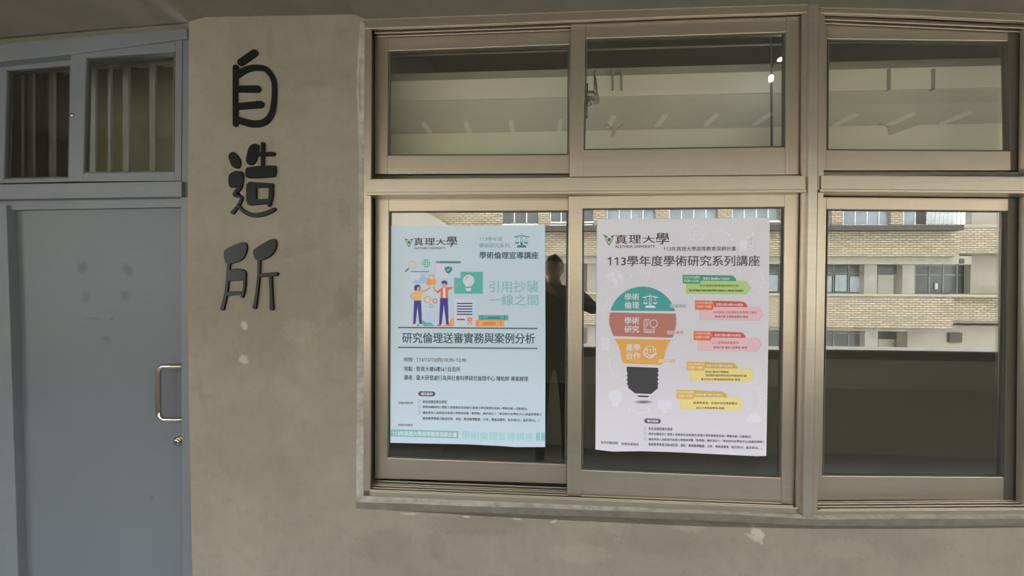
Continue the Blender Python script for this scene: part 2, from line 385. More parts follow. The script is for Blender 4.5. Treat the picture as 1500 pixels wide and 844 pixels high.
def frame_bars(bm, jambs, head, sill, transom):
    for pts in jambs: prism(bm, pts, FY, .085)
    for pts in head: prism(bm, pts, FY, .085)

w1 = tag(empty('window_1', W(860, 745, .01)), kind='structure')
bm = bmesh.new()
prism(bm, [(534, 29.5), (543.5, 29), (543, 263), (542, 727), (532.3, 727), (533, 263)], FY, .014)
prism(bm, [(1176.5, 8), (1185.5, 7.5), (1183.5, 300), (1175, 753), (1167, 752), (1175, 300)], FY, .014)
prism(bm, [(534, 29.5), (700, 23.5), (860, 17.3), (1020, 12), (1186, 7.2), (1186, 18), (1020, 23), (860, 29.5), (700, 36), (534, 42)], FY-.002, .014)
# guide ridges under the head
for y, d in ((.026, .004), (.042, .006)):
    p0, p1 = W(545, 42, FY), W(1176, 18.5, FY)
    solid(bm, [Vector((p0.x, y, p0.z+.01)), Vector((p1.x, y, p1.z+.01)), Vector((p1.x, y, p1.z-d)), Vector((p0.x, y, p0.z-d))],
          [Vector((p0.x, y+.005, p0.z+.01)), Vector((p1.x, y+.005, p1.z+.01)), Vector((p1.x, y+.005, p1.z-d)), Vector((p0.x, y+.005, p0.z-d))])
# sill with running tracks
p0, p1 = W(541, 719, FY), W(1169, 743.5, FY); q0, q1 = W(533, 727, FY), W(1171, 753.5, FY)
wprism(bm, [(q0.x, p0.z-.002), (q1.x, p1.z-.002), (q1.x, q1.z), (q0.x, q0.z)], FY, .012)
for y, d, t in ((FY, .004, .004), (.020, .004, .004), (.034, .006, .004), (.046, .006, .003), (.064, .008, .004)):
    wprism(bm, [(q0.x+.015, p0.z-.002), (q1.x-.02, p1.z-.002), (q1.x-.02, p1.z+d), (q0.x+.015, p0.z+d)], y, y+t)
link_mesh('frame', bm, M['alu'], w1, bevel=.0012)
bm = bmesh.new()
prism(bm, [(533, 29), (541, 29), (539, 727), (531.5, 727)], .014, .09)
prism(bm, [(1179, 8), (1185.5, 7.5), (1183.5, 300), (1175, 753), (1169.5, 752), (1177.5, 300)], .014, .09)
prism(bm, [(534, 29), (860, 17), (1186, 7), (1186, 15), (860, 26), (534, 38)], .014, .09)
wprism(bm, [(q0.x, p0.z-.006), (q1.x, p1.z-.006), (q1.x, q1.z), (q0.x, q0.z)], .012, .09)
link_mesh('channel', bm, M['alu_shade'], w1)  # channel coloured dark to deepen its shade
def transom(bm, tl, tr, br, bl, ends=True):
    prism(bm, [tl, tr, (br[0], br[1]-4), (bl[0], bl[1]-4)], FY-.010, .085)
    prism(bm, [(bl[0]-1.5, bl[1]-4.2), (br[0]+1.5, br[1]-4.2), (br[0]+1.5, br[1]), (bl[0]-1.5, bl[1])], FY-.014, .05)
    a, b = W(*tl, FY), W(*tr, FY)
    wprism(bm, [(a.x+.01, a.z-.003), (b.x-.01, b.z-.003), (b.x-.01, b.z+.006), (a.x+.01, a.z+.006)], .016, .019)
    wprism(bm, [(a.x+.01, a.z-.003), (b.x-.01, b.z-.003), (b.x-.01, b.z+.009), (a.x+.01, a.z+.009)], .045, .048)
bm = bmesh.new(); transom(bm, (538, 263), (1180, 257.5), (1180, 281.8), (538, 286))
link_mesh('transom', bm, M['alu'], w1, bevel=.002)
sash('sash', w1, [(549, 50.5), (846, 37), (846, 254), (549, 255)], [(569.5, 74.5), (833.5, 65), (833, 227), (568.5, 228)], SB)
ur = sash('sash', w1, [(836.5, 33.5), (1174.5, 23), (1172, 255.5), (834.5, 259)], [(859, 56.5), (1150.5, 47), (1149.5, 215.5), (855.5, 220)], SF)
ll = sash('sash', w1, [(549.5, 289), (846, 288.5), (846, 709.5), (549, 701)], [(570.5, 309.5), (832, 308.5), (829, 681), (568, 671)], SB)
lr = sash('sash', w1, [(833.5, 287), (1171.5, 284), (1165.5, 741.5), (831, 727.5)], [(854, 305.5), (1148.5, 303), (1143.5, 700.5), (852.5, 689)], SF)
# interlock beads on the right stiles of the front sashes
for nm, pts, s in (('bead', [(1152, 25), (1158.5, 25), (1157, 255.5), (1151, 255.5)], ur),):
    bm = bmesh.new(); prism(bm, pts, SF-.003, SF+.002); link_mesh(nm, bm, M['alu'], s, bevel=.001)
# latch handle behind the glass of the upper right sash
bm = bmesh.new(); ly = SF+.02
def lp(x, y, d=0.0): return W(x, y, ly+d)
box(bm, (lp(857.5, 175).x, ly, lp(857, 172).z), (lp(861.5, 122).x, ly+.006, lp(857, 122).z))
tube(bm, [lp(858, 139), lp(866, 139, .005), lp(873, 143, .008), lp(875, 148, .006), lp(870, 151)], [.011, .015, .014, .009, .006], 10)
tube(bm, [lp(872, 141, .004), lp(872.5, 128, .003), lp(871.5, 115, .002), lp(870, 108, .002), lp(869.5, 105), lp(871, 103.5), lp(872.8, 105)], [.009, .007, .0045, .003, .0022, .002, .002], 8)
tube(bm, [lp(862, 147), lp(864, 154), lp(866, 152)], [.009, .009, .006], 8)
tube(bm, [lp(859, 150), lp(859.5, 165), lp(858.5, 171)], [.004, .004, .005], 8)
link_mesh('latch', bm, mat('tarnished_latch', (.30, .28, .25), .35, .8), ur, smooth=True)

bm = bmesh.new()
prism(bm, [(1185.5, 5), (1199.5, 5), (1197.8, 300), (1190.5, 757), (1176, 757), (1183.8, 300)], FY-.012, .09)
tag(link_mesh('trim_6', bm, M['alu_grey'], bevel=.002), kind='structure')

w2 = tag(empty('window_2', W(1350, 752, .01)), kind='structure')
bm = bmesh.new()
prism(bm, [(1199, 13), (1208.5, 13), (1206.5, 300), (1197.5, 756), (1190, 756), (1198, 300)], FY, .014)
prism(bm, [(1203, 12.5), (1350, 15), (1500, 21.5), (1800, 36), (1800, 46), (1500, 31.5), (1350, 24), (1203, 19)], FY-.002, .014)
p0, p1 = W(1203, 20, FY), W(1800, 46, FY)
for y, d in ((.026, .004), (.042, .006)):
    wprism(bm, [(p0.x, p0.z+.01), (p1.x, p1.z+.01), (p1.x, p1.z-d), (p0.x, p0.z-d)], y, y+.005)
p0, p1 = W(1197, 747.5, FY), W(1800, 744, FY); q0, q1 = W(1196, 755.5, FY), W(1800, 752, FY)
wprism(bm, [(q0.x, p0.z-.002), (q1.x, p1.z-.002), (q1.x, q1.z), (q0.x, q0.z)], FY, .012)
for y, d, t in ((FY, .004, .004), (.020, .004, .004), (.034, .006, .004), (.046, .006, .003), (.064, .008, .004)):
    wprism(bm, [(q0.x+.015, p0.z-.002), (q1.x-.02, p1.z-.002), (q1.x-.02, p1.z+d), (q0.x+.015, p0.z+d)], y, y+t)
prism(bm, [(1785, 36), (1810, 36), (1810, 752), (1785, 752)], FY, .085)
link_mesh('frame', bm, M['alu'], w2, bevel=.0012)
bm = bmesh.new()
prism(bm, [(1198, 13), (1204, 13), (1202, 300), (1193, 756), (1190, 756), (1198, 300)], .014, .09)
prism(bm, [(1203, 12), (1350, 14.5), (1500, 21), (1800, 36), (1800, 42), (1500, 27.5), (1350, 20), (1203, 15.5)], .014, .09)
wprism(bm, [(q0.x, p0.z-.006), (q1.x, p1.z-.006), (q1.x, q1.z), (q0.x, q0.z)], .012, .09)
link_mesh('channel', bm, M['alu_shade'], w2)  # shade of the channel put into its dark colour
bm = bmesh.new(); transom(bm, (1203, 257), (1800, 262), (1800, 286), (1203, 281))
link_mesh('transom', bm, M['alu'], w2, bevel=.002)
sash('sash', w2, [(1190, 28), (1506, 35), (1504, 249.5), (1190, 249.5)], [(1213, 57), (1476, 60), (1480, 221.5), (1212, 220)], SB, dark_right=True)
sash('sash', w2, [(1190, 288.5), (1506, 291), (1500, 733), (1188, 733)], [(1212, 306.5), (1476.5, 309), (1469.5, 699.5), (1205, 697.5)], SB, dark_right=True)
sash('sash', w2, [(1507, 31), (1796, 40), (1796, 258), (1504, 254)], [(1529, 54), (1770, 62), (1770, 228), (1526, 220)], SF)
sash('sash', w2, [(1505, 286), (1796, 288), (1796, 742), (1500, 742)], [(1527, 308), (1770, 310), (1770, 700), (1522, 700)], SF)

# ------------------------------------------------------------------ door with sliding transom lights above it
d1 = tag(empty('door_1', W(140, 844, .08)), kind='structure')
DY = .08
bm = bmesh.new()
def dz(px, y=DY): return W(px, 500, y).x
p = [W(12, 307, DY), W(272, 304, DY)]
wprism(bm, [(W(30, 844, DY).x, -.14), (W(279, 844, DY).x, -.14), (p[1].x, p[1].z), (p[0].x, p[0].z)], DY, DY+.045)
leaf = link_mesh('leaf', bm, M['door'], d1, bevel=.002)
bm = bmesh.new()
jx = [W(264.6, 290, .045), W(266, 844, .045)]
wprism(bm, [(jx[0].x, W(267, 56, .045).z), (jx[0].x+.06, W(267, 56, .045).z), (jx[1].x+.07, -.15), (jx[1].x+.003, -.15)], .045, .13)
a = [W(-60, 300, .05), W(9, 300, .05), W(29, 860, .05)]
wprism(bm, [(a[0].x, W(-60, 62, .05).z), (W(-30, 300, .05).x, W(-60, 62, .05).z), (a[0].x+.05, a[1].z), (a[1].x, a[1].z), (a[2].x, -.15), (a[0].x, -.15)], .05, .13)
prism(bm, [(-60, 293), (266, 290), (266, 303.5), (-60, 309)], .062, .13)
prism(bm, [(-60, 63), (0, 56.5), (135, 44), (274, 33), (274, 56), (104, 79), (0, 90), (-60, 98)], .035, .13)
prism(bm, [(-60, 272.5), (0, 270), (266, 265.5), (266, 288), (0, 292), (-60, 294)], .03, .13)
link_mesh('frame', bm, M['frame_paint'], d1, bevel=.002)
# pull handle
bm = bmesh.new()
hy = .042
def hp(x, y, yy=hy): return W(x, y, yy)
ax, bx_, ty, by_, R = 232, 260.5, 536.5, 614.5, 12
cx_, cz1, cz0 = hp(ax, 575).x, hp(ax, ty).z, hp(ax, by_).z
ex, k_ = hp(bx_, 575).x, .0318
pts = [Vector((ex+.012, DY, cz1)), Vector((ex+.011, hy+.014, cz1)), Vector((ex+.007, hy+.004, cz1)), Vector((ex-.004, hy, cz1))]
for i_ in range(9):
    t = math.pi/2*i_/8; pts.append(Vector((cx_+k_-k_*math.sin(t), hy, cz1-k_+k_*math.cos(t))))
for i_ in range(9):
    t = math.pi/2*i_/8; pts.append(Vector((cx_+k_-k_*math.cos(t), hy, cz0+k_-k_*math.sin(t))))
pts += [Vector((ex-.004, hy, cz0)), Vector((ex+.007, hy+.004, cz0)), Vector((ex+.011, hy+.014, cz0)), Vector((ex+.012, DY, cz0))]
tube(bm, pts, .0094, 14)
for z in (cz1, cz0): tube(bm, [Vector((ex+.012, DY-.004, z)), Vector((ex+.012, DY, z))], .017, 16)
link_mesh('door_handle', bm, M['steel'], d1)
bm = bmesh.new(); c = W(263, 646, DY)
tube(bm, [c, c+Vector((0, -.006, 0))], .022, 20); tube(bm, [c+Vector((0, -.006, 0)), c+Vector((0, -.016, 0)), c+Vector((0, -.018, 0))], [.014, .013, .009], 18); 
lk = link_mesh('lock', bm, M['steel'], d1)
bm = bmesh.new(); box(bm, (c.x-.0015, c.y-.0195, c.z-.006), (c.x+.0015, c.y-.0175, c.z+.006)); link_mesh('keyhole', bm, M['black'], lk)

w3 = tag(empty('window_3', W(140, 268, .05)), kind='structure')
fp = [M['frame_paint'], M['frame_paint']]
sash('sash', w3, [(-58, 97), (112, 80), (110, 266), (-58, 270)], [(10, 102.5), (103.5, 95), (101, 260.5), (6, 262.5)], .068, mats=fp, pane_mat='clear')
s = sash('sash', w3, [(103.5, 71.5), (267, 57.5), (265, 265), (100.5, 266)], [(126.5, 84.5), (256, 75), (254, 252), (122, 253.5)], .042, mats=fp, pane_mat='clear')
bm = bmesh.new(); c = W(106, 169, .042); tube(bm, [c, c+Vector((0, -.004, 0)), c+Vector((0, -.005, 0))], [.007, .0065, .003], 14); link_mesh('finger_catch', bm, M['steel'], s)
# dim space behind the transom lights with vertical blinds
bm = bmesh.new(); zc, zd = W(100, 40, .3).z, W(100, 300, .3).z
xa, xb = W(-60, 100, .3).x-.1, W(275, 100, .3).x+.1
box(bm, (xa, .46, zd-.3), (xb, .50, zc+.2)); box(bm, (xa-.05, .14, zd-.3), (xa, .50, zc+.2)); box(bm, (xb, .17, zd-.3), (xb+.05, .50, zc+.2)); box(bm, (xa, .14, zc+.2), (xb, .50, zc+.25)); box(bm, (xa, .135, zd-.33), (xb, .50, zd-.3))
M['lobby'] = mottled('lobby_paint', (.60, .575, .48), (.52, .50, .415), 3, .8)
tag(link_mesh('wall_lobby', bm, M['lobby']), kind='structure')
vb = empty('vertical_blind', W(130, 262, .25)); tag(vb, 'pale hanging slats behind the transom lights over the grey door', 'blind')
M['slat'] = mottled('pale_slat', (.56, .57, .57), (.48, .49, .49), 8, .7)
for px, wd in ((30, 3), (45, 6), (75, 7), (134, 11), (160, 4), (184, 9), (223, 8), (262, 8)):
    bm = bmesh.new(); prism(bm, [(px-wd/2, 92 if px > 110 else 105), (px+wd/2, 92 if px > 110 else 105), (px+wd/2, 300), (px-wd/2, 300)], .24, .25); link_mesh('slat', bm, M['slat'], vb)
bm = bmesh.new()
prism(bm, [(-20, 80), (275, 60), (275, 88), (-20, 108)], .235, .262); link_mesh('head_rail', bm, M['lobby'], vb)
for x0_, x1_, ya, yb_ in ((163, 180, 90, 100), (200, 219, 89, 98), (238, 257, 86, 97), (58, 72, 106, 112), (92, 103, 104, 110)):
    bm = bmesh.new(); prism(bm, [(x0_, ya), (x1_, ya-1), (x1_, yb_-1), (x0_, yb_)], .30, .31); link_mesh('valance', bm, M['column_far'], vb)
# ------------------------------------------------------------------ raised black characters on the pier
def smooth_path(pts, n=6):
    if len(pts) < 3: return [Vector((*p, 0)) for p in pts]
    P = [Vector((*p, 0)) for p in pts]; out = []
    for i in range(len(P)-1):
        a, b, c, d = P[max(i-1, 0)], P[i], P[i+1], P[min(i+2, len(P)-1)]
        for k in range(n):
            t = k/n; out.append(.5*((2*b) + (c-a)*t + (2*a-5*b+4*c-d)*t*t + (3*b-a-3*c+d)*t**3))
    out.append(P[-1]); return out
def brush(pts, w, n=6):
    """Outline of a round-ended brush stroke in photo places."""
    path = smooth_path(pts, n); m = len(path)
    ws = w if isinstance(w, (list, tuple)) else [w]*2
    def wd(t):
        q = t*(len(ws)-1); i = min(int(q), len(ws)-2); return lerp(ws[i], ws[i+1], q-i)/2
    L, R = [], []
    for i, p in enumerate(path):
        d = (path[min(i+1, m-1)] - path[max(i-1, 0)]).normalized(); nn = Vector((-d.y, d.x, 0)); r = wd(i/(m-1)); L.append(p+nn*r); R.append(p-nn*r)
    def cap(c, frm, r, sgn):
        a0 = math.atan2(frm.y-c.y, frm.x-c.x); return [c + Vector((math.cos(a0+sgn*math.pi*k/8), math.sin(a0+sgn*math.pi*k/8), 0))*r for k in range(1, 8)]
    return L + cap(path[-1], L[-1], wd(1), -1) + R[::-1] + cap(path[0], R[0], wd(0), -1)
def rounded(pts, n=5):
    P = [Vector((*p, 0)) for p in pts]; m = len(P); out = []
    for i in range(m):
        a, b, c, d = P[i-1], P[i], P[(i+1) % m], P[(i+2) % m]
        for k in range(n):
            t = k/n; out.append(.5*((2*b) + (c-a)*t + (2*a-5*b+4*c-d)*t*t + (3*b-a-3*c+d)*t**3))
    return out
def character(strokes, label, off, sc, base):
    root = tag(empty('character', W(*base, 0)), label, 'lettering', 'black characters on the pier')
    for sk, (kind, pts, w) in enumerate(strokes):
        ring = brush(pts, w) if kind == 'b' else rounded(pts) if kind == 'r' else [Vector((*p, 0)) for p in pts]
        px = [(off[0] + p.x/sc, off[1] + p.y/sc) for p in ring]
        bm = bmesh.new(); f = [W(x, y, -.007-.0003*sk) for x, y in px]
        n = len(f); back = [Vector((p.x, 0, p.z)) for p in f]
        c = sum(f, Vector())/n
        b = [bm.verts.new(p) for p in back]; mid = [bm.verts.new(Vector((p.x, -.005, p.z))) for p in f]
        # slightly rounded shoulder
        inn = []
        for i in range(n):
            t = (f[(i+1) % n] - f[i-1]).normalized(); nn = Vector((t.z, 0, -t.x)); q = f[i] + nn*.0016
            if ((f[i] + nn*.0016) - c).length > (f[i]-c).length and kind != 'b': q = f[i] - nn*.0016
            inn.append(q)
        area = sum(f[i].x*f[(i+1) % n].z - f[(i+1) % n].x*f[i].z for i in range(n))
        inn = [f[i] + Vector((-(f[(i+1) % n]-f[i-1]).z, 0, (f[(i+1) % n]-f[i-1]).x)).normalized()*(.0016 if area > 0 else -.0016) for i in range(n)]
        top = [bm.verts.new(p) for p in inn]
        for A, B in ((b, mid), (mid, top)):
            for i in range(n):
                fc = bm.faces.new((A[i], A[(i+1) % n], B[(i+1) % n], B[i])); fc.smooth = True
        bm.faces.new(top); bm.faces.new(b[::-1])
        link_mesh('stroke', bm, M['black_gloss'], root)
    return root
o3, s3, o4, s4 = (280, 40), 2.814, (280, 300), 3.2464
character([('b', [(203, 142), (258, 104)], [30, 30]), ('b', [(181, 164), (179, 280), (180, 398)], [24, 20, 22]),
           ('b', [(190, 192), (222, 173), (262, 164), (306, 172), (336, 215), (340, 280), (330, 350), (300, 388), (250, 396), (190, 380)], [28, 26, 24, 22, 20, 22, 26, 30, 28]),
           ('b', [(188, 252), (270, 252)], [28, 30]), ('b', [(188, 324), (282, 316)], [27, 30])],
          'glossy black character of a dash over a barred box, topmost on the pier', o3, s3, (372, 186))
character([('r', [(152, 528), (172, 513), (195, 535), (202, 565), (190, 581), (165, 570)], 0),
           ('r', [(152, 640), (155, 608), (178, 592), (205, 594), (214, 615), (208, 640), (185, 656), (160, 660)], 0),
           ('b', [(204, 628), (196, 660), (176, 690), (203, 698), (202, 715), (186, 742), (169, 762)], [18, 20, 14, 12, 12, 12, 18]),
           ('b', [(196, 738), (214, 758), (252, 774), (300, 768), (340, 750)], [12, 16, 18, 20, 16]),
           ('r', [(238, 492), (258, 478), (276, 488), (272, 520), (262, 556), (240, 567), (224, 550), (230, 515)], 0),
           ('b', [(293, 479), (292, 568)], [16, 14]), ('b', [(262, 521), (335, 521)], [18, 18]),
           ('r', [(222, 590), (238, 574), (335, 568), (347, 580), (345, 606), (330, 617), (238, 621), (222, 610)], 0),
           ('b', [(246, 656), (246, 712)], [42, 42]), ('b', [(240, 650), (328, 650)], [26, 18]), ('b', [(326, 650), (326, 690), (318, 732)], [18, 18, 14]), ('b', [(240, 722), (312, 716)], [24, 22])],
          'glossy black character with a long curved bottom sweep, middle one on the pier', o3, s3, (370, 318))
character([('r', [(153, 235), (165, 210), (232, 180), (260, 183), (264, 215), (245, 258), (205, 277), (165, 279)], 0),
           ('b', [(178, 275), (174, 310), (166, 400), (157, 450), (146, 494)], [18, 16, 16, 18, 20]),
           ('r', [(174, 314), (215, 304), (252, 312), (260, 335), (245, 358), (200, 362), (172, 362)], 0),
           ('b', [(252, 335), (250, 395), (240, 436)], [14, 13, 15]), ('b', [(166, 424), (238, 420)], [19, 17]),
           ('r', [(293, 222), (310, 202), (370, 166), (398, 166), (404, 195), (385, 236), (345, 260), (305, 262)], 0),
           ('b', [(321, 258), (318, 340), (309, 425), (299, 488)], [16, 14, 14, 19]), ('b', [(320, 336), (402, 330)], [18, 20]), ('b', [(374, 340), (377, 400), (381, 494)], [17, 14, 20])],
          'glossy black character of two leaning halves, lowest on the pier', o4, s4, (366, 455))

# ------------------------------------------------------------------ printed posters
INKS = {}
def ink_mat(c):
    if c not in INKS:
        a = [v/k for v, k in zip(lin(c), (.79, .765, .71))]; s = min(1.0, .95/max(a))
        INKS[c] = mat('printed_ink', tuple(v*s for v in a), .55, spec=.3)
    return INKS[c]
class Ink:
    """One printed element: flat shapes laid on the paper of a poster, in photo places at the poster's own depth."""
    def __init__(s, y, layer=1): s.y = y; s.layer = layer; s.items = []
    def poly(s, pts, c, up=0): s.items.append(([(p[0], p[1]) for p in pts], c, up)); return s
    def rect(s, x0, y0, x1, y1, c, up=0): return s.poly([(x0, y0), (x1, y0), (x1, y1), (x0, y1)], c, up)
    def line(s, pts, w, c, up=0, n=1):
        if len(pts) == 2 or n == 1:
            for a, b in zip(pts, pts[1:]): s.poly([(p.x, p.y) for p in brush([a, b], [w, w], 1)], c, up)
        else: s.poly([(p.x, p.y) for p in brush(pts, [w, w], n)], c, up)
        return s
    def disc(s, x, y, r, c, up=0, ry=None, n=24):
        return s.poly([(x+r*math.cos(2*math.pi*k/n), y+(ry or r)*math.sin(2*math.pi*k/n)) for k in range(n)], c, up)
    def ring(s, x, y, r, w, c, up=0, n=28, a0=0.0, a1=2*math.pi):
        for k in range(n):
            q0, q1 = lerp(a0, a1, k/n), lerp(a0, a1, (k+1)/n)
            s.poly([(x+(r-w/2)*math.cos(q0), y+(r-w/2)*math.sin(q0)), (x+(r+w/2)*math.cos(q0), y+(r+w/2)*math.sin(q0)), (x+(r+w/2)*math.cos(q1), y+(r+w/2)*math.sin(q1)), (x+(r-w/2)*math.cos(q1), y+(r-w/2)*math.sin(q1))], c, up)
        return s
    def gear(s, x, y, r, c, teeth=8, up=0, hole=.5):
        n = teeth*4; o = []
        for k in range(n): rr = r if k % 4 in (0, 1) else r*.78; a = 2*math.pi*(k+.5)/n; o.append((x+rr*math.cos(a), y+rr*math.sin(a)))
        h = [(x+r*hole*math.cos(2*math.pi*(k+.5)/n), y+r*hole*math.sin(2*math.pi*(k+.5)/n)) for k in range(n)]
        for k in range(n): j = (k+1) % n; s.poly([o[k], o[j], h[j], h[k]], c, up)
        return s
    def text(s, body, x0, x1, yc0, yc1, h, c, bold=0.0, up=0):
        s.items.append(('T', body, x0, x1, yc0, yc1, h, c, bold, up)); return s
    def build(s, name, parent):
        bm = bmesh.new(); mats = []
        def mi(c):
            if c not in mats: mats.append(c)
            return mats.index(c)
        for it in s.items:
            if it[0] == 'T':
                _, body, x0, x1, yc0, yc1, h, c, bold, up = it; y = s.y - .00022*(s.layer+up)
                vs, fs = glyphs(body); k = mi(c); d = bold*1.1*h; d = max(d, .0)
                vv = []; ff = []
                for kk, (sx, sy) in enumerate(((0, 0),) if d < .02 else ((-d, -d*.6), (d, -d*.6), (-d, d*.6), (d, d*.6))):
                    n0 = len(vv); vv += [bm.verts.new(W(lerp(x0, x1, u)+sx, lerp(yc0, yc1, u) + (.5-v)*h+sy, y-.00004*kk)) for u, v in vs]; ff += [tuple(i+n0 for i in f) for f in fs]
                for f in ff:
                    try: bm.faces.new([vv[i] for i in f]).material_index = k
                    except ValueError: pass
                continue
            pts, c, up = it; y = s.y - .00022*(s.layer+up); k = mi(c)
            P = [W(px, py, y) for px, py in pts]; vv = [bm.verts.new(p) for p in P]
            if len(P) == 3 or len(P) == 4: 
                bm.faces.new(vv).material_index = k
            else:
                for t in tessellate_polygon([[Vector((p.x, p.z, 0)) for p in P]]):
                    try: bm.faces.new([vv[i] for i in t]).material_index = k
                    except ValueError: pass
        for f in bm.faces:
            f.normal_update()
            if f.normal.y > 0: f.normal_flip()
        return link_mesh(name, bm, [ink_mat(c) for c in mats], parent, recalc=False)
_gl = {}
def glyphs(body):
    """Outline of a line of type scaled into the unit square: (places, faces)."""
    if body in _gl: return _gl[body]
    cu = bpy.data.curves.new('type', 'FONT'); cu.body = body.replace('1', '\U0001D7E3'); cu.resolution_u = 3; cu.fill_mode = 'BOTH'; cu.dimensions = '2D'
    ob = bpy.data.objects.new('type', cu); COL.objects.link(ob)
    dg = bpy.context.evaluated_depsgraph_get(); me = bpy.data.meshes.new_from_object(ob.evaluated_get(dg))
    xs = [v.co.x for v in me.vertices]; ys = [v.co.y for v in me.vertices]
    x0, x1, y0, y1 = min(xs), max(xs), min(ys), max(ys)
    vs = [((v.co.x-x0)/(x1-x0), (v.co.y-y0)/((y1-y0) or 1)) for v in me.vertices]
    if len(set(body)) == 1 and body in '一': vs = [(u, .5+(v-.5)*.1) for u, v in vs]
    fs = [tuple(p.vertices) for p in me.polygons]
    bpy.data.objects.remove(ob); bpy.data.curves.remove(cu); bpy.data.meshes.remove(me)
    _gl[body] = (vs, fs); return vs, fs
def poster(label, outline, y, paper_col, base):
    root = tag(empty('poster', W(*base, y)), label, 'poster', 'event posters on the window')
    bm = bmesh.new(); f = [W(px, py, y) for px, py in outline]; solid(bm, f, [Vector((p.x, y+.0006, p.z)) for p in f])
    link_mesh('paper', bm, mat('poster_paper', paper_col, .55, spec=.3), root)
    return root

# --- left poster
YL = .0575
PL = poster('pale blue poster with two cartoon figures and green lettering, nearer the door',
            [(573, 331), (685, 330.3), (798.3, 329.8), (799, 500), (798.5, 655), (754, 655), (734, 653.5), (684, 651), (630, 650), (571.8, 648.8), (572, 500)], YL, (.63, .765, .90), (685, 652))
def L(layer=1): return Ink(YL, layer)
TEAL, DTEAL, SLATE = (88, 165, 154), (70, 128, 126), (62, 92, 95)
def emblem(i, x0, x1, y0, y1):
    g, lg = (72, 98, 72), (165, 178, 160); xm = (x0+x1)/2; w = x1-x0; h = y1-y0
    i.poly([(x0, y0), (x0+w*.42, y0+h*.2), (x0+w*.3, y0+h*.32)], g).poly([(x1, y0), (x1-w*.42, y0+h*.2), (x1-w*.3, y0+h*.32)], g)
    i.poly([(x0+w*.12, y0+h*.14), (x0+w*.2, y0+h*.26), (xm-w*.03, y0+h*.93), (xm-w*.1, y0+h*.93)], g).poly([(x1-w*.12, y0+h*.14), (x1-w*.2, y0+h*.26), (xm+w*.03, y0+h*.93), (xm+w*.1, y0+h*.93)], g)
    i.poly([(x0+w*.25, y0+h*.34), (x1-w*.25, y0+h*.34), (xm, y0+h*.9)], lg).poly([(xm-w*.1, y0+h*.62), (xm-w*.11, y0+h*.42), (xm, y0+h*.3), (xm+w*.11, y0+h*.42), (xm+w*.1, y0+h*.62)], g, 1)
    i.disc(xm, y0+h*.95, w*.07, g, 1, ry=h*.06)
def logo(mk, par, tri, chars, uni, hgt):
    i = mk(); emblem(i, *tri); i.build('emblem', par)
    i = mk()
    for ch, (x0, x1, y0, y1) in zip('真理大學', chars): i.text(ch, x0, x1, (y0+y1)/2, (y0+y1)/2, y1-y0, (62, 42, 46), .012)
    i.text('ALETHEIA UNIVERSITY', uni[0], uni[1], uni[2], uni[2], hgt, (62, 42, 46), .02); i.build('name_lettering', par)
def balance(i, x0, x1, y0, y1, c, hole):
    xm = (x0+x1)/2; w = x1-x0; h = y1-y0
    i.poly([(xm-w*.05, y0+h*.1), (xm, y0), (xm+w*.05, y0+h*.1)], c)
    i.line([(x0, y0+h*.23), (x0+w*.12, y0+h*.24), (xm-w*.1, y0+h*.16), (xm, y0+h*.2), (xm+w*.1, y0+h*.16), (x1-w*.12, y0+h*.24), (x1, y0+h*.23)], h*.07, c, n=3)
    i.disc(xm, y0+h*.22, w*.07, c).disc(xm, y0+h*.22, w*.04, hole, 1)
    i.rect(xm-w*.08, y0+h*.28, xm-w*.04, y0+h*.82, c).rect(xm+w*.04, y0+h*.28, xm+w*.08, y0+h*.82, c).rect(xm-w*.08, y0+h*.62, xm+w*.08, y0+h*.82, c)
    for sx in (-1, 1):
        cx = xm + sx*w*.33; i.line([(cx, y0+h*.27), (cx-w*.12, y0+h*.63)], w*.02, c).line([(cx, y0+h*.27), (cx+w*.12, y0+h*.63)], w*.02, c)
        i.poly([(cx-w*.16, y0+h*.62)] + [(cx+w*.16*math.cos(a), y0+h*.62+h*.11*math.sin(a)) for a in [math.pi*k/8 for k in range(8, -1, -1)]], c)
    i.poly([(xm-w*.28, y0+h*.83), (xm+w*.28, y0+h*.83), (xm+w*.34, y0+h*.9), (xm+w*.34, y0+h), (xm-w*.34, y0+h), (xm-w*.34, y0+h*.9)], c)
logo(L, PL, (591.3, 607, 348.7, 361.6), [(606.5, 620, 348.4, 360), (622.2, 637, 349, 359.2), (638.3, 653, 350, 359), (654.3, 669.5, 346.5, 361)], (606.8, 653, 363.6), 2.9)
L().text('113學年度', 702.3, 735.8, 350.2, 350.2, 6.4, (100, 152, 150), .004).text('學術研究系列', 702.1, 746.4, 359.8, 359.8, 6.8, (100, 152, 150), .006).build('heading_text', PL)
i = L(); balance(i, 754, 774.2, 342, 362.8, DTEAL, (200, 212, 216)); i.build('scales_icon', PL)
L().text('學術倫理宣導講座', 702.4, 788.4, 374.0, 374.2, 10.2, SLATE, .022).build('series_text', PL)
q = lambda x, y: (580 + x/7.336, 370 + y/7.336)      # places read in an enlarged view
q2 = lambda x, y: (660 + x/7.336, 370 + y/7.336)
qq = lambda pts: [q(*p) for p in pts]
qq2 = lambda pts: [q2(*p) for p in pts]
ORA, SKIN, PUR = (232, 165, 100), (214, 148, 125), (72, 64, 138)
L().poly(qq([(340, 560), (380, 610), (440, 640), (420, 760), (330, 790), (300, 700)]), (196, 208, 226)).build('background_shape', PL)
L().poly(qq([(560, 480), (700, 460), (760, 520), (640, 560), (625, 680), (575, 700)]), (196, 208, 228)).build('background_shape', PL)
L().disc(*q2(430, 670), 11, (194, 206, 224), ry=6).build('background_shape', PL)
L().poly(qq([(195, 480), (280, 520), (285, 720), (215, 700)]), (196, 208, 226)).build('background_shape', PL)
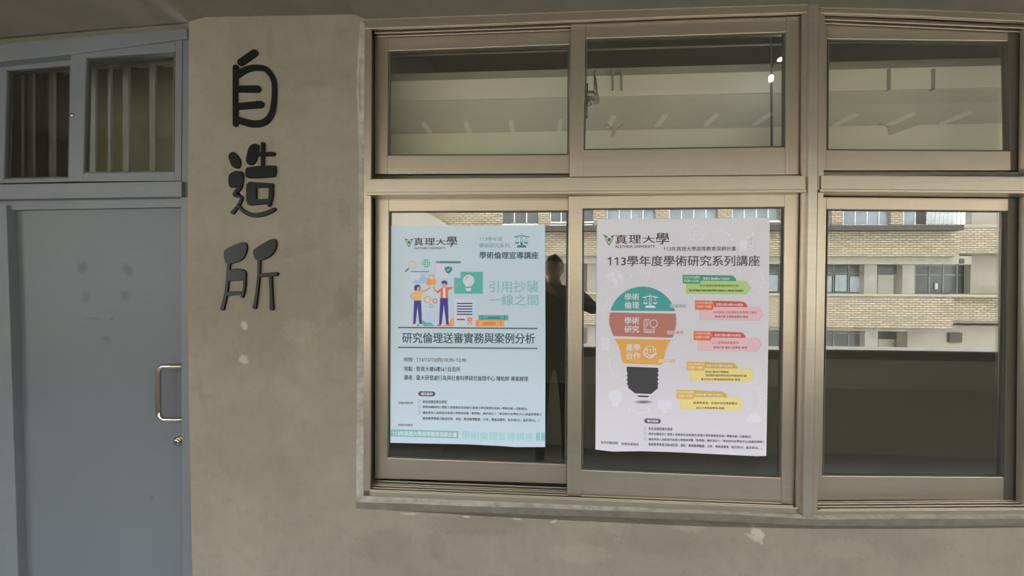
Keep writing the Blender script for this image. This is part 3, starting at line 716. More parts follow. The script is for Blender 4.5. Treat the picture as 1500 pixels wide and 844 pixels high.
L(2).line([q(136, 170), q(104, 203)], 1.9, (84, 96, 122)).ring(*q(178, 130), 5.1, 1.7, (226, 182, 130)).build('magnifier_drawing', PL)
i = L(2).disc(*q(324, 116), 6, TEAL)
for dx in (-22, 0, 22): i.line([q(324+dx, 76+abs(dx)*.5), q(324+dx*1.15, 116), q(324+dx, 156-abs(dx)*.5)], .8, (196, 212, 214), 1)
for dy in (-20, 0, 20): i.line([q(284, 116+dy), q(364, 116+dy)], .8, (196, 212, 214), 1)
i.build('globe_drawing', PL)
i = L(2).poly(qq([(160, 215), (258, 215), (258, 330), (160, 330)]), (220, 222, 236)).poly(qq([(258, 215), (355, 215), (355, 330), (258, 330)]), (190, 207, 226)).poly(qq([(160, 198), (355, 199), (355, 212), (160, 211)]), TEAL)
i.poly(qq([(167, 331), (207, 287), (228, 306), (246, 290), (290, 236), (355, 300), (355, 331)]), (157, 183, 211), 1); i.build('picture_card', PL)
i = L(3).poly(qq([(432, 118), (565, 118), (565, 272), (432, 272)]), (220, 222, 236)).poly(qq([(565, 118), (695, 118), (695, 272), (565, 272)]), (200, 212, 228)).poly(qq([(432, 92), (695, 94), (695, 116), (432, 114)]), DTEAL)
i.poly(qq([(438, 98), (475, 99), (475, 108), (438, 107)]), (120, 175, 168), 1)
i.poly(qq([(521, 160), (545, 156), (563, 147), (580, 156), (605, 160), (602, 190), (588, 214), (564, 230), (540, 214), (525, 190)]), (58, 135, 122), 1).line([q(550, 188), q(560, 197), q(578, 176)], .9, (230, 238, 238), 2).build('shield_card', PL)
L(4).ring(*q(380, 272), 4.1, 1.9, (236, 178, 118), a0=math.pi, a1=2*math.pi, n=16).poly(qq([(344, 270), (358, 270), (358, 292), (344, 292)]), (236, 178, 118)).poly(qq([(402, 270), (416, 270), (416, 292), (402, 292)]), (236, 178, 118)).poly(qq([(336, 286), (426, 286), (432, 294), (432, 342), (424, 350), (338, 350), (330, 342), (330, 294)]), (233, 150, 88), 1).poly(qq([(380, 286), (426, 286), (432, 294), (432, 342), (424, 350), (380, 350)]), (236, 166, 104), 2).build('padlock_drawing', PL)
i = L(2).poly(qq2([(108, 207), (347, 207), (347, 443), (38, 443), (38, 272), (108, 272)]), (92, 172, 162))
i.poly([(686.3+8.3*math.cos(a), 411+8.3*math.sin(a)) for a in [math.pi*.75+math.pi*1.5*k/20 for k in range(21)]] + qq2([(222, 366), (164, 366)]), (232, 234, 240), 1).poly(qq2([(193, 248), (215, 250), (245, 280), (250, 310), (222, 366), (193, 366)]), (216, 218, 230), 2)
i.poly(qq2([(162, 382), (222, 382), (218, 408), (205, 415), (178, 415), (166, 408)]), (232, 234, 240), 1).ring(*q2(197, 300), 5.4, .8, (95, 105, 130), 3, a0=math.pi, a1=math.pi*1.5, n=8); i.build('light_bulb_card', PL)
def figure(name, parts):
    i = L(4)
    for k, (kind, pts, c, w) in enumerate(parts):
        if kind == 'p': i.poly(qq(pts), c, k*.35)
        elif kind == 'd': i.disc(*q(*pts), w[0], c, k*.35, ry=w[1])
        else: i.line(qq(pts), w, c, k*.35)
    i.build(name, PL)
figure('woman_drawing', [('p', [(196, 372), (208, 350), (235, 344), (258, 354), (264, 380), (262, 408), (205, 410), (196, 395)], PUR, 0),
    ('p', [(160, 784), (190, 765), (206, 766), (206, 790), (160, 790)], (226, 192, 160), 0), ('p', [(250, 766), (272, 765), (300, 786), (300, 791), (252, 790)], (226, 192, 160), 0),
    ('l', [(186, 440), (156, 468), (190, 505)], SKIN, 1.9), ('p', [(195, 515), (268, 515), (278, 768), (252, 768), (232, 575), (209, 768), (184, 768)], PUR, 0),
    ('l', [(275, 430), (320, 408), (360, 382)], SKIN, 1.9), ('p', [(180, 428), (214, 412), (252, 410), (310, 402), (312, 418), (270, 440), (266, 516), (194, 516), (198, 448), (172, 452)], (228, 178, 108), 0),
    ('p', [(222, 402), (248, 402), (246, 416), (234, 422), (224, 416)], SKIN, 0), ('d', (240, 383), SKIN, (2.6, 3.2)), ('p', [(205, 352), (235, 344), (258, 356), (262, 372), (236, 366), (222, 390), (206, 404)], PUR, 0),
    ('p', [(356, 372), (374, 366), (362, 388)], SKIN, 0)])
figure('man_drawing', [('p', [(434, 786), (460, 768), (486, 772), (486, 791), (432, 791)], (214, 100, 84), 0), ('p', [(546, 772), (566, 770), (602, 786), (602, 791), (546, 791)], (214, 120, 90), 0),
    ('p', [(475, 488), (557, 488), (566, 773), (541, 773), (515, 562), (489, 773), (463, 773)], PUR, 0), ('l', [(448, 430), (424, 408), (403, 372)], SKIN, 1.9), ('l', [(592, 382), (640, 360), (668, 338)], SKIN, 1.9),
    ('p', [(484, 384), (504, 376), (540, 376), (596, 366), (602, 392), (556, 404), (557, 490), (478, 490), (480, 418), (446, 440), (436, 416)], (216, 112, 92), 0),
    ('p', [(505, 374), (530, 374), (532, 488), (508, 488)], (240, 232, 232), 0), ('p', [(504, 358), (530, 358), (528, 380), (506, 380)], SKIN, 0), ('d', (519, 345), SKIN, (3.0, 3.5)),
    ('p', [(488, 322), (500, 304), (530, 302), (550, 318), (550, 340), (540, 352), (536, 334), (500, 332), (498, 346)], PUR, 0), ('p', [(664, 330), (680, 328), (672, 344)], SKIN, 0)])
L(3).gear(*q(340, 506), 5.9, (222, 165, 112), 9, hole=.6).gear(*q(420, 523), 4.1, (205, 128, 100), 8, hole=.55).gear(*q(377, 573), 3.0, (105, 168, 160), 8, hole=.6).build('gears_drawing', PL)
L(3).poly(qq([(218, 791), (238, 766), (262, 762), (285, 728), (308, 738), (325, 752), (370, 752), (396, 770), (412, 791)]), (98, 172, 164)).build('bush_drawing', PL)
L(3).poly(qq([(514, 791), (516, 772), (540, 754), (568, 746), (600, 706), (625, 688), (625, 791)]), (224, 160, 105)).build('bush_drawing', PL)
i = L(3).poly(qq2([(38, 498), (153, 498), (153, 795), (38, 795)]), (222, 222, 236)).poly(qq2([(153, 498), (265, 498), (265, 795), (153, 795)]), (203, 214, 228))
for yy in (548, 578, 607, 636, 664): i.poly(qq2([(67, yy-6), (235, yy-6), (235, yy+6), (67, yy+6)]), (50, 60, 82), 1)
i.poly(qq2([(67, 714), (152, 714), (152, 726), (67, 726)]), (50, 60, 82), 1).line([q2(203, 735), q2(190, 776)], 1.5, (222, 150, 100), 1).line([q2(210, 735), q2(224, 776)], 1.5, (222, 150, 100), 1).disc(*q2(207, 720), 3.9, (222, 138, 88), 2).disc(*q2(207, 720), 2.5, (232, 160, 108), 3); i.build('certificate_drawing', PL)
L(3).poly(qq2([(300, 673), (622, 673), (622, 727), (300, 727)]), TEAL).poly(qq2([(395, 690), (530, 690), (530, 712), (395, 712)]), DTEAL, 1).poly(qq2([(335, 673), (345, 673), (345, 727), (335, 727)]), DTEAL, 1).poly(qq2([(578, 673), (588, 673), (588, 727), (578, 727)]), DTEAL, 1).build('green_book_drawing', PL)
L(3).poly(qq2([(265, 727), (578, 727), (578, 797), (265, 797)]), (228, 160, 98)).poly(qq2([(345, 746), (485, 746), (485, 780), (345, 780)]), (216, 132, 80), 1).poly(qq2([(287, 727), (298, 727), (298, 797), (287, 797)]), (216, 132, 80), 1).poly(qq2([(535, 727), (546, 727), (546, 797), (535, 797)]), (216, 132, 80), 1).build('orange_book_drawing', PL)
L().text('引用抄襲', 716.2, 788.8, 419.8, 419.8, 16.8, (134, 180, 180), .012).text('一線之間', 716.2, 788.4, 439.6, 439.6, 16.4, (134, 180, 180), .012).build('slogan_text', PL)
L().line([(584, 479.8), (786.5, 481.4)], 2.0, (74, 106, 108)).build('rule_line', PL)
L().text('研究倫理送審實務與案例分析', 589.4, 783.4, 494.9, 495.9, 15.3, (64, 92, 95), .016).build('title_text', PL)
L().line([(583.8, 509.0), (786.3, 510.6)], 2.0, (74, 106, 108)).build('rule_line', PL)
DK = (56, 56, 66)
L().text('時間 : 113/12/12(四)10:30~12:30', 591.8, 682.6, 527.3, 527.9, 7.2, DK, .010).build('detail_text', PL)
L().text('地點 : 管資大樓6樓561自造所', 591.8, 674.2, 540.2, 541.2, 7.2, DK, .012).build('detail_text', PL)
L().text('講者 : 臺大研發處行為與社會科學研究倫理中心 陳柏婷 專案經理', 591.8, 773.6, 553.0, 555.2, 7.2, DK, .012).build('detail_text', PL)
SM = (92, 92, 104)
L().text('活動詳細說明', 583.2, 604.8, 590.2, 590.4, 3.4, SM, .02).build('caption_text', PL)
L().text('校務系統報名', 583, 604.6, 622.5, 622.9, 3.4, SM, .02).build('caption_text', PL)
def pill(mk, par, x0, x1, y0, y1, slope):
    r = (y1-y0)/2; pts = [(x0+r+r*math.cos(a), y0+r+r*math.sin(a)) for a in [math.pi/2+math.pi*k/8 for k in range(9)]] + [(x1-r+r*math.cos(a), y0+r+slope+r*math.sin(a)) for a in [-math.pi/2+math.pi*k/8 for k in range(9)]]
    mk().poly(pts, (92, 84, 94)).text('補充說明', x0+r*1.1, x1-r*1.1, (y0+y1)/2, (y0+y1)/2+slope, (y1-y0)*.56, (236, 234, 240), .02, 1).build('heading_pill', par)
pill(L, PL, 612.7, 637.6, 573.3, 580.6, .2)
def bulb_bullets(mk, par, x, ys):
    i = mk()
    for y in ys: i.ring(x, y-.8, 1.7, .45, (135, 135, 145), n=14).line([(x-.7, y+1.6), (x+.7, y+1.6)], .45, (135, 135, 145)).line([(x-.5, y+2.4), (x+.5, y+2.4)], .4, (135, 135, 145))
    i.build('bullet_icons', par)
bulb_bullets(L, PL, 614.3, (588.3, 596.4, 604.2))
T1, T2, T3, T4 = '參加演講提備有便當', '請參加講座同仁請登入校務資訊系統報名(真理大學校務資訊系統->學務系統->活動報名)', '講座參與人員將認列真理大學教師評鑑「教學類」選評項目11「參加校內各學院(中心)或處室舉辦之', '教師教學專業活動或研習，例如：教師教學觀摩、分享、專題演講等，每次得3分，最多得9分。」'
for t, x1, ya, yb in ((T1, 654.2, 588.6, 588.9), (T2, 772.3, 596.4, 599.3), (T3, 793.6, 604.8, 607.6), (T4, 789.5, 613.0, 616.2)):
    L().text(t, 619.2, x1, ya, yb, 4.3, (78, 78, 90), .02).build('note_text', PL)
L().poly([(572.2, 629.0), (671.6, 631.6), (671.6, 642.4), (572.1, 639.4)], (128, 176, 173)).text('113年真理大學高等教育深耕計畫', 575.5, 669, 634.6, 637.1, 6.8, (240, 244, 248), .02, 1).build('banner', PL)
L().text('學術倫理宣導講座', 676.5, 781.5, 637.6, 640.2, 12.2, (148, 196, 195), .014).build('banner_text', PL)
L().poly([(785.2, 633.8), (790.9, 634), (790.9, 645.6), (785.2, 645.4)], (130, 182, 180)).poly([(792.6, 634), (798.3, 634.2), (798.3, 645.8), (792.6, 645.6)], (130, 182, 180)).build('banner_blocks', PL)

# --- right poster
YR = .0285
PR = poster('pale lilac poster with a big coloured light bulb and five arrow banners',
            [(874.5, 321.5), (1000, 320.3), (1127.5, 319.3), (1125.5, 500), (1122.4, 668), (1108, 668.4), (1000, 663), (940, 661), (898, 661.6), (872.2, 658.6), (873, 500)], YR, (.755, .74, .84), (998, 664))
def R(layer=1): return Ink(YR, layer)
g = lambda x, y: (860 + x/4.689, 310 + y/4.689)
WH = (240, 238, 246)
logo(R, PR, (882.3, 902.2, 343.4, 359.2), [(901.3, 918.5, 344, 357.6), (921, 938.8, 344.4, 356.4), (941.1, 959.4, 345.3, 356), (961, 980.1, 341.2, 358)], (901, 959.5, 361.2), 3.9)
R().text('113年真理大學高等教育深耕計畫', 972, 1078, 364.7, 364.3, 6.6, (80, 68, 78), .012).build('subtitle_text', PR)
R().text('113學年度學術研究系列講座', 890.2, 1112.9, 382.4, 382.0, 15.2, (86, 76, 84), .016).build('title_text', PR)
i = R()
n = 64; prof = []
for k in range(n):
    a = 2*math.pi*k/n; prof.append(11.2 + 1.5*math.tanh(3*math.cos(8*a)))
for k in range(n):
    j = (k+1) % n; a, b = 2*math.pi*k/n, 2*math.pi*j/n; cx, cy = g(750, 145)
    i.poly([(cx+(prof[k]-.8)*math.cos(a), cy+(prof[k]-.8)*math.sin(a)), (cx+(prof[k]+.8)*math.cos(a), cy+(prof[k]+.8)*math.sin(a)), (cx+(prof[j]+.8)*math.cos(b), cy+(prof[j]+.8)*math.sin(b)), (cx+(prof[j]-.8)*math.cos(b), cy+(prof[j]-.8)*math.sin(b))], WH)
i.ring(*g(750, 145), 4.0, 1.1, WH); i.build('gear_icon', PR)
def dots(pts, r=1.9):
    i = R()
    for p in pts: i.disc(p[0], p[1], r, WH, n=12)
    i.build('dotted_arc', PR)
dots([g(*p) for p in ((871, 134), (898, 130), (925, 133), (953, 146), (977, 163), (1001, 187))])
dots([g(*p) for p in ((306, 440), (333, 425), (365, 418), (396, 420), (422, 427))], 1.6)
dots([g(*p) for p in ((158, 598), (136, 623), (122, 648), (113, 675), (112, 698), (118, 722))], 1.7)
dots([g(*p) for p in ((1192, 415), (1204, 440), (1207, 465), (1203, 493), (1195, 520), (1180, 548))], 1.8)
h7 = lambda x, y: (870 + x/6.492, 490 + y/6.492)
dots([h7(*p) for p in ((150, 240), (148, 272), (150, 305), (163, 340), (184, 372), (214, 400))], 1.7)
dots([h7(*p) for p in ((337, 713), (377, 735), (415, 745), (455, 745), (488, 737), (523, 720))], 1.8)
h8 = lambda x, y: (980 + x/8.04, 515 + y/8.04)
dots([h8(*p) for p in ((1042, 438), (1066, 484), (1080, 525), (1085, 568), (1075, 608), (1060, 648))], 1.7)
i = R().poly([g(*p) for p in ((1045, 197), (1085, 197), (1100, 205), (1100, 210), (1095, 268), (1050, 268))], WH).disc(*g(1138, 155), 2.3, WH)
i.line([g(1136, 178), g(1130, 215)], 4.2, WH).line([g(1132, 182), g(1112, 192), g(1095, 175)], 1.8, WH).line([g(1128, 222), g(1106, 228), g(1102, 266)], 2.6, WH).line([g(1158, 205), g(1150, 232), g(1128, 240)], 1.1, WH).line([g(1138, 240), g(1138, 262)], .8, WH).line([g(1124, 265), g(1150, 265)], .9, WH); i.build('desk_worker_icon', PR)
i = R().ring(*g(185, 462), 12.7, 1.3, WH)
i.poly([g(*p) for p in ((135, 440), (155, 422), (185, 412), (195, 425), (180, 432), (200, 440), (182, 452), (160, 445), (150, 452), (150, 470), (137, 462))], WH).poly([g(*p) for p in ((160, 462), (175, 455), (200, 462), (212, 480), (204, 505), (192, 518), (182, 500), (178, 482), (162, 476))], WH).poly([g(*p) for p in ((205, 418), (225, 425), (240, 450), (240, 475), (222, 462), (205, 450))], WH); i.build('globe_icon', PR)
R().poly([h7(*p) for p in ((72, 30), (148, 33), (148, 150), (70, 147))], WH).poly([h7(*p) for p in ((80, 50), (140, 52), (139, 128), (79, 126))], (212, 208, 218), 1).build('phone_icon', PR)
R().poly([(p.x, p.y) for p in [Vector((*h7(v.x, v.y), 0)) for v in rounded([(135, 590), (148, 545), (195, 525), (245, 540), (265, 590), (258, 640), (238, 650), (235, 680), (175, 680), (170, 645), (148, 620)])]], WH).build('head_icon', PR)
R().poly([h7(*p) for p in ((265, 484), (271, 506), (290, 512), (271, 519), (265, 540), (259, 519), (240, 512), (259, 506))], (226, 222, 232)).build('sparkle_icon', PR)
R().poly([h7(*p) for p in ((612, 625), (742, 630), (740, 712), (612, 708))], (224, 221, 231)).poly([h7(*p) for p in ((622, 635), (732, 639), (730, 702), (622, 699))], (216, 213, 223), 1).poly([h7(*p) for p in ((672, 712), (684, 712), (700, 745), (648, 743))], (224, 221, 231)).build('monitor_icon', PR)
i = R()
for x, y, r in ((935, 800, 30), (975, 770, 38), (1015, 765, 42), (1055, 795, 34), (990, 805, 30), (1025, 805, 30)): i.disc(*h8(x, y), r/8.04, WH, y*.002)
i.rect(h8(925, 0)[0], h8(0, 795)[1], h8(1062, 0)[0], h8(0, 832)[1], WH, 3); i.build('cloud_icon', PR)
# the big bulb
k7 = lambda x, y: (880 + x/7.669, 390 + y/7.669)
def arc(cx, cy, r, a0, a1, n=24): return [(cx+r*math.cos(lerp(a0, a1, k/n)), cy+r*math.sin(lerp(a0, a1, k/n))) for k in range(n+1)]
cx, cy, rr = 941.4, 469.3, 49.4
GRN, RED, ORN = (72, 150, 145), (174, 114, 104), (214, 160, 88)
R(2).poly(arc(cx, cy, rr, math.pi+.29, 2*math.pi-.275, 32), GRN).build('bulb_top_band', PR)
side = lambda t: [k7(*p) for p in t]
R(2).poly(side([(103, 520), (300, 524), (520, 529), (842, 533), (850, 600), (846, 660), (832, 735), (812, 795), (795, 804), (500, 796), (150, 787), (140, 780), (118, 720), (98, 655), (93, 600)]), RED).build('bulb_middle_band', PR)
R(2).poly([h7(*p) for p in ((195, 40), (460, 45), (732, 52), (700, 110), (682, 160), (668, 220), (660, 262), (648, 284), (630, 290), (460, 284), (290, 278), (274, 266), (266, 240), (255, 180), (236, 120), (215, 75))], ORN).build('bulb_lower_band', PR)
BK = (64, 64, 66)
R(2).poly([h7(*p) for p in ((312, 306), (612, 318), (610, 335), (617, 348), (605, 368), (616, 388), (604, 408), (615, 430), (603, 448), (614, 468), (606, 485), (609, 512), (545, 567), (392, 562), (325, 508), (326, 490), (312, 472), (322, 452), (311, 432), (322, 410), (311, 392), (322, 372), (311, 350))], BK).poly([h7(*p) for p in ((406, 579), (527, 584), (512, 598), (428, 595))], BK).build('bulb_base', PR)
i = R(1)
for r, c in ((18.5, (205, 202, 211)), (15.5, (188, 185, 194)), (12, (160, 158, 166)), (8.5, (128, 126, 132)), (5, (104, 102, 108))): i.disc(942.4, 589.0, r, c, (18.5-r)*.05, ry=r*.19)
i.build('bulb_ground_ellipse', PR)
for a, b, x0, x1, ya, yb, hh in (('學術', '倫理', 915, 936.2, 435, 447.1, 9.8), ('學術', '研究', 915, 936.2, 469.9, 482.2, 9.9), ('產學', '合作', 916.7, 938, 509, 521.3, 10.2)):
    R(3).text(a, x0, x1, ya, ya, hh, WH, .012).text(b, x0, x1, yb, yb, hh, WH, .012).build('band_text', PR)
i = R(3); balance(i, 942, 963.1, 430.6, 451.2, WH, GRN); i.build('scales_icon', PR)
i = R(3).line([k7(490, 735), k7(486, 612), k7(498, 600), k7(552, 600)], .9, WH).line([k7(510, 605), k7(510, 706)], .8, WH).line([k7(490, 735), k7(498, 746), k7(572, 748)], .9, WH).line([k7(495, 716), k7(572, 718)], .8, WH).line([k7(506, 732), k7(572, 733)], .8, WH).ring(*k7(594, 645), 5.4, 1.0, WH)
i.line([k7(594, 690), k7(594, 742)], 2.4, WH).line([k7(594, 694), k7(594, 738)], 1.0, RED, 1).line([k7(525, 622), k7(540, 622)], .9, WH).line([k7(528, 640), k7(528, 668)], .9, WH); i.build('book_icon', PR)
i = R(3).ring(*h7(535, 165), 8.2, .9, WH)
for a in range(8): i.disc(*[v+8.4*f for v, f in zip(h7(535, 165), (math.cos(a*math.pi/4+.4), math.sin(a*math.pi/4+.4)))], 1.2, WH, n=10)
for x in (505, 535, 567): i.disc(*h7(x, 145), 1.3, WH, n=10).line([h7(x, 155), h7(x, 172)], 1.3, WH)
i.poly([h7(*p) for p in ((470, 158), (486, 158), (490, 178), (512, 182), (540, 200), (580, 180), (602, 176), (596, 192), (560, 212), (532, 234), (500, 214), (472, 192))], WH, 1).poly([h7(*p) for p in ((480, 168), (486, 184), (510, 190), (532, 204), (538, 214), (532, 224), (505, 206), (480, 188))], ORN, 2); i.build('hands_icon', PR)
for t, x0, x1, yc, c in (('宣導講座', 981.4, 1005.2, 448.2, (95, 160, 156)), ('推動講座', 977.3, 1001.5, 487.2, (190, 135, 126)), ('推動講座', 965, 989.6, 528.8, (222, 175, 120))):
    R(3).text(t, x0, x1, yc, yc, 5.6, (240, 237, 243), .07).text(t, x0, x1, yc, yc, 5.2, c, .012, 1).build('callout_text', PR)
def arrow(tagc, barc, bodyc, edge, T, bar_r, bar_y, B, tip, lines, where, rng, yc_bar):
    """One banner: date tag, rounded header bar and arrow body. T: tag places, B: body places."""
    R(1).poly(B, edge).poly([(lerp(p[0], sum(x for x, _ in B)/len(B), .012), lerp(p[1], sum(y for _, y in B)/len(B), .035)) for p in B], bodyc, 1).build('banner_body', PR)
    x0, y0 = T[0]; xt, yt = T[2]
    bx = bar_r
    crv = [(bx-9+9*math.sin(a), bar_y-8.3+8.3*(1-math.cos(a))+.3) for a in [math.pi/2*k/8 for k in range(9)]]
    R(2).poly([(xt-4, y0+.5)] + crv + [(xt-1.5, bar_y-.3)], barc).text(where[1], rng[0], rng[1], yc_bar, yc_bar+.5, 3.8, WH, .015, 1).build('banner_header', PR)
    R(4).poly(T, tagc).text(where[0], x0+1.6, xt-3.4, y0+4.0, y0+4.2, 3.6, (244, 240, 236), .006, 1).text('%s' % where[2], x0+2.0, xt-5.2, y0+8.8, y0+9.0, 3.2, (244, 240, 236), .006, 1).build('date_tag', PR)
    i = R(3)
    for t, xa, xb, ya, yb, hh, c in lines: i.text(t, xa, xb, ya, yb, hh*1.08, c, .02)
    i.build('banner_text', PR)
e = lambda x, y: (990 + x/6.75, 395 + y/6.75)
E_ = lambda *pts: [e(*p) for p in pts]
H_ = lambda *pts: [h8(*p) for p in pts]
arrow((80, 155, 118), (70, 142, 122), (170, 194, 122), (140, 175, 105), E_((65, 50), (237, 53), (257, 95), (237, 142), (68, 139)), e(598, 0)[0], e(0, 111)[1],
      E_((102, 138), (237, 142), (248, 110), (695, 113), (742, 180), (698, 247), (108, 238), (102, 230)), None,
      [('研究倫理送審實務與案例分析', e(238, 0)[0], e(622, 0)[0], e(0, 158)[1], e(0, 161)[1], 3.6, (105, 125, 85)), ('臺大研發處行為與社會科學研究倫理中心 陳柏婷 專案經理', e(132, 0)[0], e(668, 0)[0], e(0, 205)[1], e(0, 209)[1], 3.0, (60, 68, 50))],
      ('113/12/12(四)', '管資大樓6樓561自造所', '10:30~12:30'), (e(270, 0)[0], e(530, 0)[0]), e(0, 88)[1])
arrow((216, 112, 76), (202, 88, 78), (216, 180, 186), (206, 150, 150), E_((190, 304), (362, 308), (385, 352), (360, 400), (190, 396)), e(708, 0)[0], e(0, 370)[1],
      E_((235, 395), (360, 400), (376, 368), (825, 372), (866, 438), (820, 505), (240, 496), (235, 488)), None,
      [('共同基金之認識與投資策略之擬定', e(368, 0)[0], e(804, 0)[0], e(0, 420)[1], e(0, 424)[1], 3.6, (206, 105, 112)), ('真理大學 企業管理學系 教授', e(386, 0)[0], e(714, 0)[0], e(0, 465)[1], e(0, 468)[1], 2.9, (130, 80, 88))],
      ('113/12/06(五)', '管資大樓10樓1002教室', '10:30~12:30'), (e(400, 0)[0], e(662, 0)[0]), e(0, 345)[1])
arrow((216, 112, 76), (202, 88, 78), (216, 180, 186), (206, 150, 150), E_((176, 607), (345, 611), (366, 655), (342, 703), (177, 699)), e(688, 0)[0], e(0, 673)[1],
      E_((219, 699), (342, 703), (360, 671), (810, 676), (850, 741), (803, 810), (224, 800), (219, 792)), None,
      [('人工智慧與產業落地', e(356, 0)[0], e(622, 0)[0], e(0, 722)[1], e(0, 725)[1], 3.7, (206, 105, 112)), ('真理大學 資訊工程學系 教授', e(372, 0)[0], e(702, 0)[0], e(0, 770)[1], e(0, 773)[1], 2.9, (130, 80, 88))],
      ('113/12/13(五)', '管資大樓10樓1002教室', '12:00~14:00'), (e(385, 0)[0], e(642, 0)[0]), e(0, 648)[1])
arrow((212, 174, 88), (200, 165, 78), (220, 204, 136), (214, 194, 112), H_((208, 118), (412, 124), (437, 172), (412, 226), (208, 221)), h8(806, 0)[0], h8(0, 199)[1],
      H_((250, 222), (412, 226), (428, 196), (948, 202), (1005, 282), (946, 361), (256, 346), (250, 338)), None,
      [('政府計畫執行經驗談-', h8(425, 0)[0], h8(708, 0)[0], h8(0, 239)[1], h8(0, 242)[1], 3.1, (120, 100, 60)), ('從前期計畫到學校如何申請政府計畫', h8(430, 0)[0], h8(912, 0)[0], h8(0, 280)[1], h8(0, 287)[1], 3.1, (120, 100, 60)), ('臺北市立大學環境教育研究所 教授', h8(380, 0)[0], h8(836, 0)[0], h8(0, 326)[1], h8(0, 333)[1], 2.7, (85, 70, 45))],
      ('113/12/18(三)', '管資大樓10樓1002教室', '12:00~14:00'), (h8(440, 0)[0], h8(750, 0)[0]), h8(0, 168)[1])
arrow((212, 174, 88), (200, 165, 78), (220, 204, 136), (214, 194, 112), H_((88, 450), (290, 456), (314, 505), (290, 562), (88, 557)), h8(684, 0)[0], h8(0, 537)[1],
      H_((130, 558), (290, 562), (304, 534), (832, 540), (880, 614), (822, 700), (134, 682), (130, 674)), None,
      [('結產學資源，促成科研成果商業化', h8(288, 0)[0], h8(804, 0)[0], h8(0, 604)[1], h8(0, 613)[1], 3.6, (125, 100, 60)), ('淡江大學管理學院 教授', h8(320, 0)[0], h8(650, 0)[0], h8(0, 664)[1], h8(0, 669)[1], 2.8, (85, 70, 45))],
      ('113/12/26(四)', '管資大樓10樓1002教室', '10:30~12:30'), (h8(318, 0)[0], h8(626, 0)[0]), h8(0, 507)[1])
pill(R, PR, 943.7, 968.1, 613.0, 620.2, .6)
R().text('系列活動說明', 880, 904.9, 648.2, 649.2, 4.0, (70, 68, 76), .02).build('caption_text', PR)
R().text('校務系統報名', 910.3, 935.4, 650.2, 651.2, 4.0, (70, 68, 76), .02).build('caption_text', PR)
bulb_bullets(R, PR, 945.1, (627.8, 635.6, 643.0))
for t, x1, ya, yb in ((T1, 984.8, 628.1, 628.9), (T2, 1100.4, 635.9, 640.3), (T3, 1119.9, 643.8, 647.9), (T4, 1115.7, 651.0, 656.6)):
    R().text(t, 949.9, x1, ya, yb, 4.3, (72, 70, 82), .02).build('note_text', PR)
# ------------------------------------------------------------------ the building across the courtyard, seen mirrored in the panes
FD = -18.0
bld = tag(empty('school_building', (2.0, FD, -9.0)), 'pale brick building with open galleries, mirrored in the lower panes', 'building')
def rrect(bm, x0, y0, x1, y1, Y, depth=.3, mi=0):
    """Upright slab whose mirror image fills a rectangle of the photograph; depth runs away from the windows."""
    a, b = RFL(x0, (y0+y1)/2, Y), RFL(x1, (y0+y1)/2, Y); zt, zb = RFL((x0+x1)/2, y0, Y).z, RFL((x0+x1)/2, y1, Y).z
    box(bm, (a.x, Y-depth, zb), (b.x, Y, zt), mi)
def bpart(name, m, *rs, parent=None, Y=FD, depth=.3):
    bm = bmesh.new()
    for r in rs: rrect(bm, *r, Y, depth)
    return link_mesh(name, bm, m, parent or bld)
bpart('brick_band', M['brick'], (330, 338, 1407, 374.5), depth=.35)
bpart('brick_band', M['brick'], (1399, 333, 1800, 371.5), Y=FD-.7)
bpart('brick_band', M['brick'], (330, 432, 1398, 475.5), depth=.35)
bpart('brick_band', M['brick'], (1390, 431.5, 1800, 471.5), Y=FD-.35)
bpart('coping', mottled('tan_coping', (.52, .46, .345), (.47, .41, .31), 1, .8), (330, 429.5, 1800, 432.5), Y=FD+.06, depth=.5)
bpart('canopy_slab', M['slab_far'], (330, 331, 1414, 338), Y=FD+.5, depth=1.0)
bpart('upper_wall', M['brick'], (330, 185, 1345, 306), depth=.35)  # unseen top raised to block sky light from the corridor wall
bpart('upper_wall', M['plaster_far'], (1340, 185, 1800, 304), Y=FD-1.8)
GY = FD-2.2
bpart('gallery_wall', M['plaster_far'], (330, 372, 1850, 436), Y=GY)
bpart('gallery_wall', M['plaster_far'], (330, 470, 1850, 620), Y=GY)
bpart('gallery_beam', M['plaster_far'], (330, 374.5, 1425, 386), Y=FD-.3, depth=.4)
bpart('gallery_beam', M['plaster_far'], (330, 475, 1345, 480), Y=FD-.3, depth=.4)
bm = bmesh.new()
for py in (371, 470, 333):
    z = RFL(1000, py, FD-.4).z; a, b = RFL(330, py, FD).x, RFL(1850, py, FD).x
    box(bm, (a, GY-.3, z), (b, FD-.75, z+.18))
link_mesh('gallery_slab', bm, M['plaster_far'], bld)
bpart('lower_wall', M['brick'], (330, 540, 1850, 590), depth=.35)
bpart('end_wall', M['plaster_far'], (1424, 300, 1850, 435), Y=FD-1.5)
bpart('gable_wall', M['plaster_far'], (1330, 479, 1850, 560), Y=FD-1.2)
bpart('service_box', M['slab_far'], (1392, 488, 1411, 502), Y=FD-1.1, depth=.1)
